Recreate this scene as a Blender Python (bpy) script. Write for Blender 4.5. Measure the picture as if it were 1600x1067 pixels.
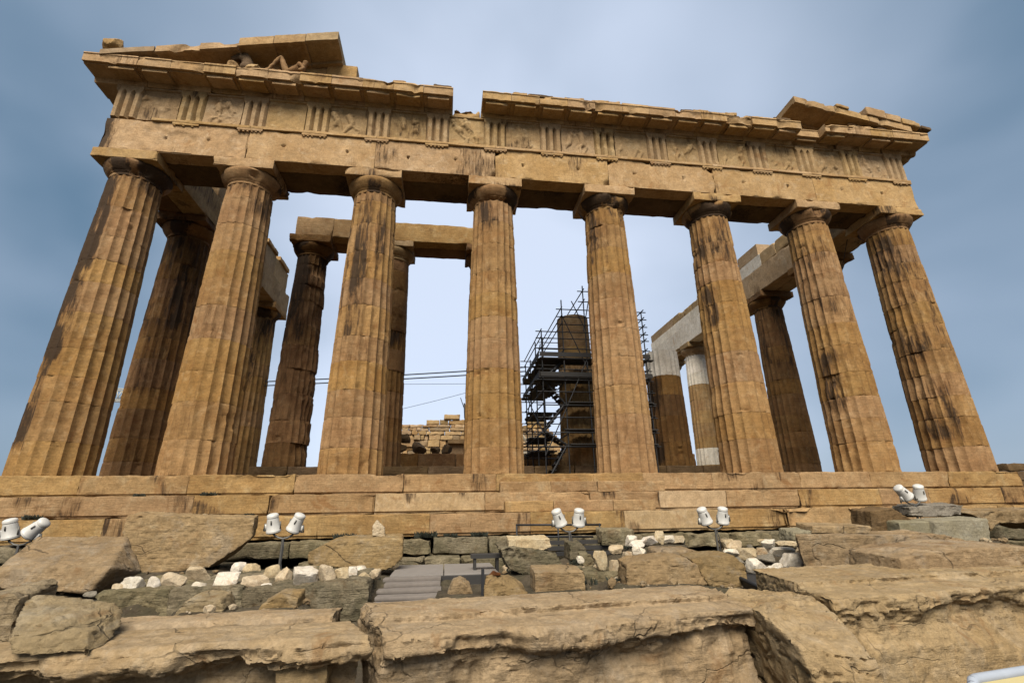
import bpy, bmesh, math, random
import numpy as np
from mathutils import Vector, Matrix

for o in list(bpy.data.objects):
    bpy.data.objects.remove(o)
scene = bpy.context.scene
COL = scene.collection
R = math.radians

# ---------------------------------------------------------------- camera
cam_d = bpy.data.cameras.new('camera')
cam = bpy.data.objects.new('camera', cam_d)
COL.objects.link(cam)
cam_d.sensor_width = 36.0
cam_d.lens = 757.32 / 1600 * 36.0
cam_d.clip_start = 0.05
cam_d.clip_end = 6000
_yaw, _pitch, _roll = 0.137633, 0.341910, -0.015758
fwd = Vector((math.sin(_yaw) * math.cos(_pitch), math.cos(_yaw) * math.cos(_pitch), math.sin(_pitch)))
rgt = Vector((math.cos(_yaw), -math.sin(_yaw), 0))
up = rgt.cross(fwd)
r2 = rgt * math.cos(_roll) + up * math.sin(_roll)
u2 = up * math.cos(_roll) - rgt * math.sin(_roll)
M = Matrix((r2, u2, -fwd)).transposed().to_4x4()
M.translation = Vector((-3.648, -15.421, -1.115))
cam.matrix_world = M
scene.camera = cam
scene.render.resolution_x, scene.render.resolution_y = 1024, 682

# ---------------------------------------------------------------- sky and sun
SUN_DIR = Vector((-0.16, -0.72, 0.80)).normalized()      # towards the sun
world = bpy.data.worlds.new('World')
scene.world = world
world.use_nodes = True
wt = world.node_tree
for n in list(wt.nodes):
    wt.nodes.remove(n)
def wn(t, **kw):
    n = wt.nodes.new(t)
    for k, v in kw.items():
        setattr(n, k, v)
    return n
w_out = wn('ShaderNodeOutputWorld')
w_bg = wn('ShaderNodeBackground')
w_sky = wn('ShaderNodeTexSky', sky_type='NISHITA', sun_disc=False)
w_sky.sun_elevation = math.asin(SUN_DIR.z)
w_sky.sun_rotation = math.atan2(SUN_DIR.x, SUN_DIR.y)
w_sky.dust_density = 2.0
w_tc = wn('ShaderNodeTexCoord')
w_map = wn('ShaderNodeMapping')
w_map.inputs['Location'].default_value = (3.1, 0.4, 1.7)
w_map.inputs['Scale'].default_value = (1.0, 1.0, 1.6)
w_n = wn('ShaderNodeTexNoise')
w_n.inputs['Scale'].default_value = 1.7
w_n.inputs['Detail'].default_value = 3.5
w_n.inputs['Roughness'].default_value = 0.5
w_n.inputs['Distortion'].default_value = 0.25
w_ramp = wn('ShaderNodeValToRGB')
w_ramp.color_ramp.elements[0].position = 0.20
w_ramp.color_ramp.elements[0].color = (0.34, 0.68, 1.04, 1)
w_ramp.color_ramp.elements[1].position = 0.95
w_ramp.color_ramp.elements[1].color = (2.68, 3.02, 3.66, 1)
w_mix = wn('ShaderNodeMixRGB')
w_mix.inputs[0].default_value = 0.92
wt.links.new(w_tc.outputs['Generated'], w_map.inputs['Vector'])
wt.links.new(w_map.outputs['Vector'], w_n.inputs['Vector'])
# the overcast is thinnest, and brightest, in a broad band over the temple
w_sep = wn('ShaderNodeSeparateXYZ')
wt.links.new(w_tc.outputs['Generated'], w_sep.inputs[0])
w_sub = wn('ShaderNodeMath', operation='SUBTRACT'); w_sub.inputs[1].default_value = 0.10
wt.links.new(w_sep.outputs['X'], w_sub.inputs[0])
w_abs = wn('ShaderNodeMath', operation='ABSOLUTE')
wt.links.new(w_sub.outputs[0], w_abs.inputs[0])
w_band = wn('ShaderNodeMapRange', interpolation_type='SMOOTHSTEP')
w_band.inputs[1].default_value = 0.08; w_band.inputs[2].default_value = 0.80
w_band.inputs[3].default_value = 0.60; w_band.inputs[4].default_value = 0.0
wt.links.new(w_abs.outputs[0], w_band.inputs[0])
w_alt = wn('ShaderNodeMapRange', interpolation_type='SMOOTHSTEP')
w_alt.inputs[1].default_value = 0.10; w_alt.inputs[2].default_value = 0.95
w_alt.inputs[3].default_value = 0.02; w_alt.inputs[4].default_value = -0.22
wt.links.new(w_sep.outputs['Z'], w_alt.inputs[0])
w_ad = wn('ShaderNodeMath', operation='ADD')
wt.links.new(w_band.outputs[0], w_ad.inputs[0]); wt.links.new(w_alt.outputs[0], w_ad.inputs[1])
w_nm = wn('ShaderNodeMath', operation='MULTIPLY_ADD'); w_nm.inputs[1].default_value = 0.80
wt.links.new(w_n.outputs['Fac'], w_nm.inputs[0]); wt.links.new(w_ad.outputs[0], w_nm.inputs[2])
wt.links.new(w_nm.outputs[0], w_ramp.inputs['Fac'])
wt.links.new(w_sky.outputs['Color'], w_mix.inputs[1])
wt.links.new(w_ramp.outputs['Color'], w_mix.inputs[2])
wt.links.new(w_mix.outputs[0], w_bg.inputs['Color'])
w_bg.inputs['Strength'].default_value = 0.05
wt.links.new(w_bg.outputs[0], w_out.inputs[0])

sun_d = bpy.data.lights.new('sun', 'SUN')
sun_d.energy = 1.5
sun_d.angle = R(40)
sun_d.color = (1.0, 0.93, 0.82)
sun = bpy.data.objects.new('sun', sun_d)
COL.objects.link(sun)
sun.rotation_euler = (-SUN_DIR).to_track_quat('-Z', 'Y').to_euler()
sun.location = (-12, -30, 30)

scene.view_settings.view_transform = 'Standard'
scene.view_settings.look = 'None'
scene.view_settings.exposure = 2.42
scene.view_settings.gamma = 1.0
scene.view_settings.use_curve_mapping = False

# ---------------------------------------------------------------- noise
def _hash(ix, iy, iz, seed):
    h = (ix.astype(np.uint32) * np.uint32(374761393) + iy.astype(np.uint32) * np.uint32(668265263)
         + iz.astype(np.uint32) * np.uint32(2147483647) + np.uint32((seed * 974711) & 0xffffffff))
    h = (h ^ (h >> np.uint32(13))) * np.uint32(1274126177)
    h = h ^ (h >> np.uint32(16))
    return (h & np.uint32(0xffff)).astype(np.float32) / np.float32(32767.5) - np.float32(1)
def vnoise(P, seed=0):
    P = np.asarray(P, dtype=np.float32)
    f = np.floor(P)
    i = f.astype(np.int64)
    t = P - f
    t = t * t * t * (t * (t * 6 - 15) + 10)
    x, y, z = i[:, 0], i[:, 1], i[:, 2]
    tx, ty, tz = t[:, 0], t[:, 1], t[:, 2]
    def c(dx, dy, dz):
        return _hash(x + dx, y + dy, z + dz, seed)
    a = c(0, 0, 0) * (1 - tx) + c(1, 0, 0) * tx
    b = c(0, 1, 0) * (1 - tx) + c(1, 1, 0) * tx
    d = c(0, 0, 1) * (1 - tx) + c(1, 0, 1) * tx
    e = c(0, 1, 1) * (1 - tx) + c(1, 1, 1) * tx
    return (a * (1 - ty) + b * ty) * (1 - tz) + (d * (1 - ty) + e * ty) * tz
def fbm(P, scale, seed=0, octv=4, gain=0.5):
    P = np.asarray(P, dtype=np.float32) * np.float32(scale) + np.float32(seed % 97) * np.float32(3.17)
    s = np.zeros(len(P), dtype=np.float32)
    a = 1.0
    for o in range(octv):
        s += a * vnoise(P, seed + o * 17)
        P = P * np.float32(2.03)
        a *= gain
    return s
def sstep(x, a, b):
    t = np.clip((x - a) / (b - a), 0, 1)
    return t * t * (3 - 2 * t)

# ---------------------------------------------------------------- objects
WLOC = {}
def tag(o, label=None, cat=None, group=None, kind=None):
    if label:
        o['label'] = label
        kind = kind or 'thing'
    if cat: o['category'] = cat
    if group: o['group'] = group
    if kind: o['kind'] = kind
    return o
def thing(name, loc, label, cat, group=None):
    o = bpy.data.objects.new(name, None)
    o.empty_display_size = 0.3
    o.location = loc
    COL.objects.link(o)
    WLOC[o] = Vector(loc)
    return tag(o, label, cat, group, 'thing')
def add(name, V, F, mat, parent=None, smooth=True, sharp=None, stain=None, origin=None):
    """one mesh object; V in world coordinates, F list/array of faces"""
    V = np.asarray(V, dtype=np.float64)
    if origin is None:
        lo, hi = V.min(0), V.max(0)
        origin = Vector(((lo[0] + hi[0]) / 2, (lo[1] + hi[1]) / 2, lo[2]))
    origin = Vector(origin)
    me = bpy.data.meshes.new(name)
    if isinstance(F, np.ndarray):
        F = F.tolist()
    me.from_pydata((V - np.array(origin)).tolist(), [], F)
    if smooth:
        me.shade_smooth()
        if sharp is not None:
            me.set_sharp_from_angle(angle=R(sharp))
    me.materials.append(mat)
    if stain is not None:
        at = me.attributes.new('stain', 'FLOAT', 'POINT')
        at.data.foreach_set('value', np.asarray(stain, dtype=np.float32))
    o = bpy.data.objects.new(name, me)
    COL.objects.link(o)
    if parent is not None:
        o.parent = parent
        o.location = origin - WLOC[parent]
    else:
        o.location = origin
    WLOC[o] = origin
    return o
def lines(a, b, step, edge=0.05):
    """subdivision coordinates from a to b, with extra lines near the two ends"""
    n = max(1, int(round((b - a) / step)))
    c = list(np.linspace(a, b, n + 1))
    e = min(edge, (b - a) * 0.2)
    for k in (0.25, 0.6, 1.0):
        c += [a + e * k, b - e * k]
    c = sorted(c)
    out = [c[0]]
    for q in c[1:]:
        if q - out[-1] > min(0.008, (b - a) * 0.1) or q == c[-1]:
            if q == c[-1] and q - out[-1] < 0.004 and len(out) > 1:
                out[-1] = q
            else:
                out.append(q)
    return np.array(out)
def lattice(xs, ys, zs):
    nx, ny, nz = len(xs), len(ys), len(zs)
    I, J, K = np.meshgrid(range(nx), range(ny), range(nz), indexing='ij')
    surf = (I == 0) | (I == nx - 1) | (J == 0) | (J == ny - 1) | (K == 0) | (K == nz - 1)
    idx = -np.ones((nx, ny, nz), dtype=int)
    idx[surf] = np.arange(surf.sum())
    V = np.stack([xs[I[surf]], ys[J[surf]], zs[K[surf]]], 1)
    Fs = []
    def q(a, b, c, d):
        Fs.append(np.stack([a.ravel(), b.ravel(), c.ravel(), d.ravel()], 1))
    for i, fl in ((0, 0), (nx - 1, 1)):
        a, b, c, d = idx[i, :-1, :-1], idx[i, 1:, :-1], idx[i, 1:, 1:], idx[i, :-1, 1:]
        q(a, b, c, d) if fl else q(a, d, c, b)
    for j, fl in ((0, 1), (ny - 1, 0)):
        a, b, c, d = idx[:-1, j, :-1], idx[1:, j, :-1], idx[1:, j, 1:], idx[:-1, j, 1:]
        q(a, b, c, d) if fl else q(a, d, c, b)
    for k, fl in ((0, 0), (nz - 1, 1)):
        a, b, c, d = idx[:-1, :-1, k], idx[1:, :-1, k], idx[1:, 1:, k], idx[:-1, 1:, k]
        q(a, b, c, d) if fl else q(a, d, c, b)
    return V, np.concatenate(Fs)
SEED = [11]
def nseed():
    SEED[0] += 1
    return SEED[0]
def worn_box(x0, x1, y0, y1, z0, z1, step=0.15, r=0.02, chip=0.06, rough=0.006, seed=None, edge=0.06, big=0.0):
    """a stone block with worn edges, chips and a slightly uneven face"""
    seed = nseed() if seed is None else seed
    V, F = lattice(lines(x0, x1, step, edge), lines(y0, y1, step, edge), lines(z0, z1, step, edge))
    c = np.array([(x0 + x1) / 2, (y0 + y1) / 2, (z0 + z1) / 2])
    h = np.array([(x1 - x0) / 2, (y1 - y0) / 2, (z1 - z0) / 2])
    P = V - c
    n1 = fbm(V, 2.2, seed, 4)
    rad = r * (0.6 + 0.5 * fbm(V, 5.0, seed + 5, 2)) + chip * np.clip(n1 - 0.35, 0, 1) * 1.6
    rad = np.clip(rad, 0.003, h.min() * 0.6)[:, None]
    Q = np.clip(P, -h + rad, h - rad)
    D = P - Q
    L = np.linalg.norm(D, axis=1, keepdims=True) + 1e-9
    P = Q + D / L * np.minimum(rad, L)
    nrm = D / L
    P = P + nrm * ((rough * fbm(V, 3.5, seed + 9, 3))[:, None])
    if big:
        P = P - nrm * (big * sstep(fbm(V, 1.1, seed + 3, 3), 0.25, 0.8))[:, None]
    return P + c, F
def tube(p0, p1, r, n=8):
    p0, p1 = Vector(p0), Vector(p1)
    d = (p1 - p0).normalized()
    a = d.orthogonal().normalized()
    b = d.cross(a)
    V = []
    for p in (p0, p1):
        for k in range(n):
            t = 2 * math.pi * k / n
            V.append(tuple(p + a * (r * math.cos(t)) + b * (r * math.sin(t))))
    F = [[k, (k + 1) % n, n + (k + 1) % n, n + k] for k in range(n)]
    F += [list(range(n))[::-1], list(range(n, 2 * n))]
    return V, F
def merge(parts):
    V, F = [], []
    for v, f in parts:
        o = len(V)
        V += [tuple(q) for q in v]
        F += [[i + o for i in g] for g in (f.tolist() if isinstance(f, np.ndarray) else f)]
    return V, F
def polytube(pts, r, n=8):
    pts = [Vector(p) for p in pts]
    V, F = [], []
    for i, p in enumerate(pts):
        d = (pts[min(i + 1, len(pts) - 1)] - pts[max(i - 1, 0)]).normalized()
        a = d.cross(Vector((0, 0.03, 1))).normalized()
        b = d.cross(a)
        for k in range(n):
            t = 2 * math.pi * k / n
            V.append(tuple(p + a * (r * math.cos(t)) + b * (r * math.sin(t))))
    for i in range(len(pts) - 1):
        for k in range(n):
            F.append([i * n + k, i * n + (k + 1) % n, (i + 1) * n + (k + 1) % n, (i + 1) * n + k])
    F += [list(range(n))[::-1], [len(V) - n + k for k in range(n)]]
    return V, F
def boxv(x0, x1, y0, y1, z0, z1):
    V = [(x, y, z) for z in (z0, z1) for y in (y0, y1) for x in (x0, x1)]
    F = [[0, 2, 3, 1], [4, 5, 7, 6], [0, 1, 5, 4], [2, 6, 7, 3], [0, 4, 6, 2], [1, 3, 7, 5]]
    return V, F
def lathe(prof, n, axis=None, loc=(0, 0, 0), cap=True):
    V, F = [], []
    for r, z in prof:
        for k in range(n):
            t = 2 * math.pi * k / n
            V.append((r * math.cos(t), r * math.sin(t), z))
    m = len(prof)
    for i in range(m - 1):
        for k in range(n):
            F.append([i * n + k, i * n + (k + 1) % n, (i + 1) * n + (k + 1) % n, (i + 1) * n + k])
    if cap:
        F += [list(range(n))[::-1], [(m - 1) * n + k for k in range(n)]]
    if axis is not None:
        q = Vector((0, 0, 1)).rotation_difference(Vector(axis).normalized())
        V = [tuple(q @ Vector(v) + Vector(loc)) for v in V]
    else:
        V = [(v[0] + loc[0], v[1] + loc[1], v[2] + loc[2]) for v in V]
    return V, F
def remeshed(V, F, vox):
    me = bpy.data.meshes.new('tmp')
    me.from_pydata([tuple(v) for v in V], [], [list(f) for f in F])
    bm = bmesh.new(); bm.from_mesh(me)
    bmesh.ops.recalc_face_normals(bm, faces=bm.faces)
    bm.to_mesh(me); bm.free()
    o = bpy.data.objects.new('tmp', me)
    COL.objects.link(o)
    md = o.modifiers.new('r', 'REMESH')
    md.mode = 'VOXEL'; md.voxel_size = vox; md.adaptivity = 0
    dg = bpy.context.evaluated_depsgraph_get()
    m2 = bpy.data.meshes.new_from_object(o.evaluated_get(dg))
    bpy.data.objects.remove(o); bpy.data.meshes.remove(me)
    n = len(m2.vertices)
    P = np.empty(n * 3, dtype=np.float32); m2.vertices.foreach_get('co', P); P = P.reshape(-1, 3)
    N = np.empty(n * 3, dtype=np.float32); m2.vertices.foreach_get('normal', N); N = N.reshape(-1, 3)
    F2 = [list(p.vertices) for p in m2.polygons]
    bpy.data.meshes.remove(m2)
    return P, N, F2
def roughen(P, N, amp, seed, sc=1.0):
    """weathered stone: broad swells, fracture steps and fine pitting"""
    b = fbm(P, 1.6 * sc, seed, 3)
    c = fbm(P, 4.5 * sc, seed + 31, 4)
    ridg = 1 - np.abs(fbm(P * np.array([1, 1, 2.2], dtype=np.float32), 3.0 * sc, seed + 57, 3))
    d = amp * (0.8 * b + 0.45 * c) - amp * 1.3 * sstep(c, 0.35, 0.75) - amp * 0.9 * sstep(ridg, 0.86, 1.0)
    return P + N * d[:, None]
def hullv(pts):
    bm = bmesh.new()
    for p in pts:
        bm.verts.new(p)
    r = bmesh.ops.convex_hull(bm, input=bm.verts)
    bmesh.ops.delete(bm, geom=[v for v in bm.verts if not v.link_faces], context='VERTS')
    bm.verts.index_update()
    V = [tuple(v.co) for v in bm.verts]
    F = [[v.index for v in f.verts] for f in bm.faces]
    bm.free()
    return V, F

# ---------------------------------------------------------------- materials
ALB = 0.37
def stone(name, c1, c2, c3, pit=0.5, bump=0.5, strata=0.0, streak=0.0, crust=0.25, scale=1.0, rnd=0.25, moss=0.0, rough=0.9, dot=0.0, lichen=0.0, alb=None, crack=0.0):
    """patinated stone: two tones, paler rubbed areas, bedding lines, dark crust and per-piece variation"""
    c1, c2, c3 = [tuple(min(0.8, q * (alb or ALB)) for q in c) for c in (c1, c2, c3)]
    m = bpy.data.materials.new(name)
    m.use_nodes = True
    t = m.node_tree
    L = t.links.new
    bs = t.nodes['Principled BSDF']
    bs.inputs['Roughness'].default_value = rough
    bs.inputs['Specular IOR Level'].default_value = 0.15
    def N(k, **kw):
        n = t.nodes.new(k)
        for a, b in kw.items():
            setattr(n, a, b)
        return n
    def noise(vec, sc, det=5, ro=0.6, dist=0.0):
        n = N('ShaderNodeTexNoise')
        n.inputs['Scale'].default_value = sc
        n.inputs['Detail'].default_value = det
        n.inputs['Roughness'].default_value = ro
        n.inputs['Distortion'].default_value = dist
        L(vec, n.inputs['Vector'])
        return n.outputs['Fac']
    def ramp(fac, a, b, lo=0.0, hi=1.0):
        n = N('ShaderNodeMapRange', interpolation_type='SMOOTHSTEP')
        n.inputs[1].default_value = a; n.inputs[2].default_value = b
        n.inputs[3].default_value = lo; n.inputs[4].default_value = hi
        L(fac, n.inputs[0])
        return n.outputs[0]
    def math_(op, a, b):
        n = N('ShaderNodeMath', operation=op)
        for i, v in enumerate((a, b)):
            if isinstance(v, (int, float)):
                n.inputs[i].default_value = v
            else:
                L(v, n.inputs[i])
        return n.outputs[0]
    def mix(f, a, b, mode='MIX'):
        n = N('ShaderNodeMixRGB', blend_type=mode)
        for i, v in enumerate((f, a, b)):
            if isinstance(v, (int, float)):
                n.inputs[i].default_value = v
            elif isinstance(v, tuple):
                n.inputs[i].default_value = v + (1,) if len(v) == 3 else v
            else:
                L(v, n.inputs[i])
        return n.outputs[0]
    tc = N('ShaderNodeTexCoord')
    oi = N('ShaderNodeObjectInfo')
    off = N('ShaderNodeVectorMath', operation='MULTIPLY_ADD')
    comb = N('ShaderNodeCombineXYZ')
    for i in range(3):
        L(oi.outputs['Random'], comb.inputs[i])
    L(comb.outputs[0], off.inputs[0])
    off.inputs[1].default_value = (37, 53, 71)
    L(tc.outputs['Object'], off.inputs[2])
    vec = off.outputs[0]
    def stretched(sx, sy, sz):
        n = N('ShaderNodeMapping')
        n.inputs['Scale'].default_value = (sx, sy, sz)
        L(vec, n.inputs['Vector'])
        return n.outputs[0]
    col = mix(ramp(noise(vec, 0.9 * scale, 4, 0.6), 0.35, 0.65), c1, c2)
    col = mix(ramp(noise(vec, 2.6 * scale, 6, 0.65, 0.6), 0.5, 0.72, 0, 0.75), col, c3)
    # per piece tone
    hsv = N('ShaderNodeHueSaturation')
    L(col, hsv.inputs['Color'])
    L(ramp(oi.outputs['Random'], 0, 1, 1 - rnd, 1 + rnd), hsv.inputs['Value'])
    rr = math_('FRACT', math_('MULTIPLY', oi.outputs['Random'], 7.31), 0.0)
    L(ramp(rr, 0, 1, 0.95, 1.06), hsv.inputs['Saturation'])
    L(ramp(rr, 0, 1, 0.4975, 0.5025), hsv.inputs['Hue'])
    col = hsv.outputs[0]
    if lichen:
        col = mix(ramp(noise(vec, 1.4 * scale, 8, 0.72, 0.4), 0.50, 0.62, 0, lichen), col, (0.20, 0.185, 0.155))
        col = mix(ramp(noise(vec, 5.0 * scale, 6, 0.7), 0.60, 0.66, 0, lichen * 0.7), col, (0.33, 0.30, 0.23))
    # fine grain
    col = mix(0.32, col, ramp(noise(vec, 22 * scale, 5, 0.75), 0.25, 0.75, 0.3, 1.5), 'MULTIPLY')
    col = mix(0.38, col, ramp(noise(vec, 4.5 * scale, 6, 0.7, 0.7), 0.3, 0.7, 0.55, 1.35), 'MULTIPLY')
    bedding = noise(stretched(0.6, 0.6, 10.0), 1.9 * scale, 7, 0.65, 0.5)
    if strata:
        col = mix(ramp(bedding, 0.52, 0.66, 0, strata), col, tuple(0.42 * q for q in c1))
    # brown rust wash with its own outline
    wash = ramp(noise(vec, 1.3 * scale, 7, 0.68, 1.2), 0.56, 0.68, 0, 0.55)
    col = mix(wash, col, (c1[0] * 0.72, c1[1] * 0.55, c1[2] * 0.42))
    if streak:
        st = noise(stretched(5.0, 5.0, 0.45), 1.0 * scale, 6, 0.65, 0.3)
        col = mix(ramp(st, 0.58, 0.74, 0, streak), col, (0.05, 0.032, 0.018))
    if dot:
        col = mix(ramp(noise(vec, 60, 2, 0.5), 0.66, 0.72, 0, dot), col, (0.05, 0.03, 0.02))
    # black crust where marked, broken up by noise
    at = N('ShaderNodeAttribute', attribute_name='stain')
    cn = noise(stretched(7.5, 7.5, 1.0), 1.3, 8, 0.72, 0.5)
    cm = math_('ADD', at.outputs['Fac'], math_('MULTIPLY', math_('SUBTRACT', cn, 0.5), 2.2))
    col = mix(ramp(cm, 0.15, 0.6, 0, 0.6), col, (c1[0] * 0.45, c1[1] * 0.40, c1[2] * 0.38))
    col = mix(ramp(cm, 0.44, 0.80, 0, 0.86), col, (0.020, 0.013, 0.008))
    cm2 = ramp(noise(vec, 1.9 * scale, 8, 0.72, 0.8), 0.63, 0.72, 0, crust)
    col = mix(cm2, col, (0.045, 0.03, 0.018))
    if moss:
        col = mix(ramp(noise(vec, 1.7, 6, 0.7), 0.45, 0.6, 0, moss), col, (0.050, 0.047, 0.022))
        col = mix(ramp(noise(vec, 3.7, 6, 0.7), 0.5, 0.62, 0, moss), col, (0.012, 0.013, 0.006))
    cr = None
    if crack:
        vw = N('ShaderNodeTexNoise'); vw.inputs['Scale'].default_value = 2.2 * scale; vw.inputs['Detail'].default_value = 3
        L(vec, vw.inputs['Vector'])
        va = N('ShaderNodeVectorMath', operation='MULTIPLY_ADD')
        L(vw.outputs['Color'], va.inputs[0]); va.inputs[1].default_value = (0.42, 0.42, 0.42); L(stretched(1.0, 1.0, 2.0), va.inputs[2])
        vo = N('ShaderNodeTexVoronoi', feature='DISTANCE_TO_EDGE'); vo.inputs['Scale'].default_value = 0.8 * scale
        L(va.outputs[0], vo.inputs['Vector'])
        cr = math_('MULTIPLY', ramp(vo.outputs['Distance'], 0.002, 0.014, 1, 0), ramp(noise(vec, 1.1 * scale, 3, 0.5), 0.50, 0.58))
        col = mix(math_('MULTIPLY', cr, crack), col, (0.012, 0.009, 0.006))
    L(col, bs.inputs['Base Color'])
    # relief
    h1 = noise(vec, 9 * scale, 8, 0.7)
    h2 = noise(stretched(0.8, 0.8, 6.0), 3.0 * scale, 6, 0.65, 0.5)
    pits = N('ShaderNodeTexVoronoi')
    pits.inputs['Scale'].default_value = 26 * scale
    L(vec, pits.inputs['Vector'])
    hh = math_('ADD', math_('MULTIPLY', h1, 1.0), math_('MULTIPLY', h2, 0.8 if strata else 0.35))
    hh = math_('SUBTRACT', hh, math_('MULTIPLY', ramp(pits.outputs['Distance'], 0.0, 0.22, 1, 0), 0.25 * pit))
    hh = math_('ADD', hh, math_('MULTIPLY', noise(vec, 45 * scale, 5, 0.75), 0.30))
    if cr is not None:
        hh = math_('SUBTRACT', hh, math_('MULTIPLY', cr, 0.8))
    bp = N('ShaderNodeBump')
    bp.inputs['Strength'].default_value = bump
    bp.inputs['Distance'].default_value = 0.05
    L(hh, bp.inputs['Height'])
    L(bp.outputs[0], bs.inputs['Normal'])
    return m
def plain(name, c, rough=0.5, metal=0.0, var=0.12, sc=14.0):
    m = bpy.data.materials.new(name)
    m.use_nodes = True
    t = m.node_tree
    bs = t.nodes['Principled BSDF']
    bs.inputs['Roughness'].default_value = rough
    bs.inputs['Metallic'].default_value = metal
    n = t.nodes.new('ShaderNodeTexNoise'); n.inputs['Scale'].default_value = sc; n.inputs['Detail'].default_value = 6
    tc = t.nodes.new('ShaderNodeTexCoord')
    t.links.new(tc.outputs['Object'], n.inputs['Vector'])
    mr = t.nodes.new('ShaderNodeMapRange')
    mr.inputs[3].default_value = 1 - var * 2; mr.inputs[4].default_value = 1 + var
    t.links.new(n.outputs['Fac'], mr.inputs[0])
    mx = t.nodes.new('ShaderNodeMixRGB'); mx.blend_type = 'MULTIPLY'; mx.inputs[0].default_value = 1
    mx.inputs[1].default_value = tuple(q * 0.53 for q in c) + (1,)
    t.links.new(mr.outputs[0], mx.inputs[2])
    t.links.new(mx.outputs[0], bs.inputs['Base Color'])
    return m
MT = {}
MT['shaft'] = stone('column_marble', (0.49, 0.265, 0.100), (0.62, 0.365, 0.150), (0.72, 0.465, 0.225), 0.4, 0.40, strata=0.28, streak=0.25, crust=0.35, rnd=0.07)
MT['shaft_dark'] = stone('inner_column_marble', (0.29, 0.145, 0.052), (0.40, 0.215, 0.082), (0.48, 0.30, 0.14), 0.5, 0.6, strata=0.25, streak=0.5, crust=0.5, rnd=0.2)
MT['beam'] = stone('entablature_marble', (0.66, 0.405, 0.175), (0.79, 0.515, 0.25), (0.86, 0.61, 0.35), 0.5, 0.35, strata=0.08, streak=0.12, crust=0.3, rnd=0.08, dot=0.25)
MT['frieze'] = stone('frieze_marble', (0.62, 0.40, 0.185), (0.74, 0.50, 0.255), (0.82, 0.60, 0.34), 0.3, 0.35, streak=0.2, crust=0.25, rnd=0.10)
MT['new'] = stone('new_white_marble', (0.70, 0.62, 0.50), (0.82, 0.75, 0.63), (0.86, 0.80, 0.70), 0.1, 0.12, crust=0.05, rnd=0.08, alb=0.64)
MT['new_warm'] = stone('new_cream_marble', (0.62, 0.42, 0.22), (0.72, 0.51, 0.29), (0.78, 0.59, 0.37), 0.15, 0.15, crust=0.1, rnd=0.1)
MT['step'] = stone('step_marble', (0.54, 0.32, 0.135), (0.66, 0.42, 0.190), (0.74, 0.53, 0.28), 0.5, 0.45, strata=0.35, crust=0.55, rnd=0.07)
MT['rubble'] = stone('fallen_marble', (0.43, 0.285, 0.135), (0.53, 0.365, 0.185), (0.64, 0.48, 0.28), 0.8, 0.7, strata=0.3, streak=0.2, crust=0.45, rnd=0.15, lichen=0.25, crack=0.5)
MT['rubble_pale'] = stone('pale_fallen_marble', (0.50, 0.365, 0.195), (0.60, 0.455, 0.26), (0.68, 0.56, 0.38), 0.8, 0.7, strata=0.2, crust=0.35, rnd=0.1, scale=1.6, lichen=0.14, crack=0.5)
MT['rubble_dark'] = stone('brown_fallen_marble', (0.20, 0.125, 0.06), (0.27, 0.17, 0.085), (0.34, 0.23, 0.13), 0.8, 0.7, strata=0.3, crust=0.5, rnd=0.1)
MT['front'] = stone('foreground_marble', (0.57, 0.390, 0.195), (0.67, 0.480, 0.26), (0.77, 0.58, 0.355), 0.7, 0.6, strata=0.25, crust=0.4, rnd=0.08, scale=1.5, lichen=0.16, crack=0.4)
MT['moss'] = stone('mossy_limestone', (0.36, 0.285, 0.165), (0.48, 0.39, 0.235), (0.62, 0.52, 0.34), 1.0, 1.0, strata=0.3, crust=0.7, rnd=0.25, moss=0.40, scale=1.6)
MT['pale'] = stone('cream_rubble', (0.68, 0.51, 0.30), (0.78, 0.62, 0.40), (0.86, 0.73, 0.52), 0.6, 0.6, crust=0.35, rnd=0.12, scale=3, alb=0.46)
MT['white_stone'] = stone('white_rubble', (0.84, 0.72, 0.55), (0.94, 0.84, 0.68), (1.0, 0.92, 0.80), 0.5, 0.5, crust=0.25, rnd=0.08, scale=3, alb=0.50)
MT['grey'] = stone('grey_rubble', (0.34, 0.29, 0.22), (0.44, 0.385, 0.30), (0.54, 0.48, 0.39), 0.6, 0.7, crust=0.4, rnd=0.1, scale=2)
MT['cut_pale'] = stone('pale_cut_stone', (0.42, 0.36, 0.22), (0.48, 0.42, 0.28), (0.54, 0.49, 0.36), 1.0, 0.6, crust=0.25, rnd=0.08, scale=1.5, dot=0.3)
MT['rust'] = stone('rust_stone', (0.20, 0.07, 0.03), (0.26, 0.10, 0.04), (0.30, 0.15, 0.07), 0.5, 0.6, scale=4)
MT['soil'] = stone('stony_soil', (0.12, 0.092, 0.055), (0.17, 0.13, 0.08), (0.25, 0.20, 0.125), 1.0, 1.0, crust=0.5, scale=1.3, moss=0.3)
MT['ruin'] = stone('ruin_wall_stone', (0.58, 0.385, 0.195), (0.70, 0.485, 0.26), (0.78, 0.58, 0.35), 0.3, 0.4, crust=0.3, rnd=0.2, scale=0.6)
MT['iron'] = plain('dark_scaffold_steel', (0.022, 0.022, 0.024), 0.6, 0.3)
MT['deck'] = plain('dark_deck_boards', (0.028, 0.024, 0.02), 0.8)
MT['lamp'] = plain('white_lamp_enamel', (0.80, 0.77, 0.70), 0.45, 0.0, 0.16, 7.0)
MT['lens'] = plain('dark_lamp_glass', (0.03, 0.035, 0.04), 0.1)
MT['pole'] = plain('weathered_steel', (0.16, 0.15, 0.13), 0.55, 0.5)
MT['plank'] = plain('grey_boards', (0.25, 0.21, 0.175), 0.8, 0.0, 0.2, 9)
MT['plate'] = plain('grey_panels', (0.30, 0.265, 0.23), 0.7, 0.0, 0.12, 5)
MT['cable'] = plain('black_cable', (0.02, 0.02, 0.022), 0.7)
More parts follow.
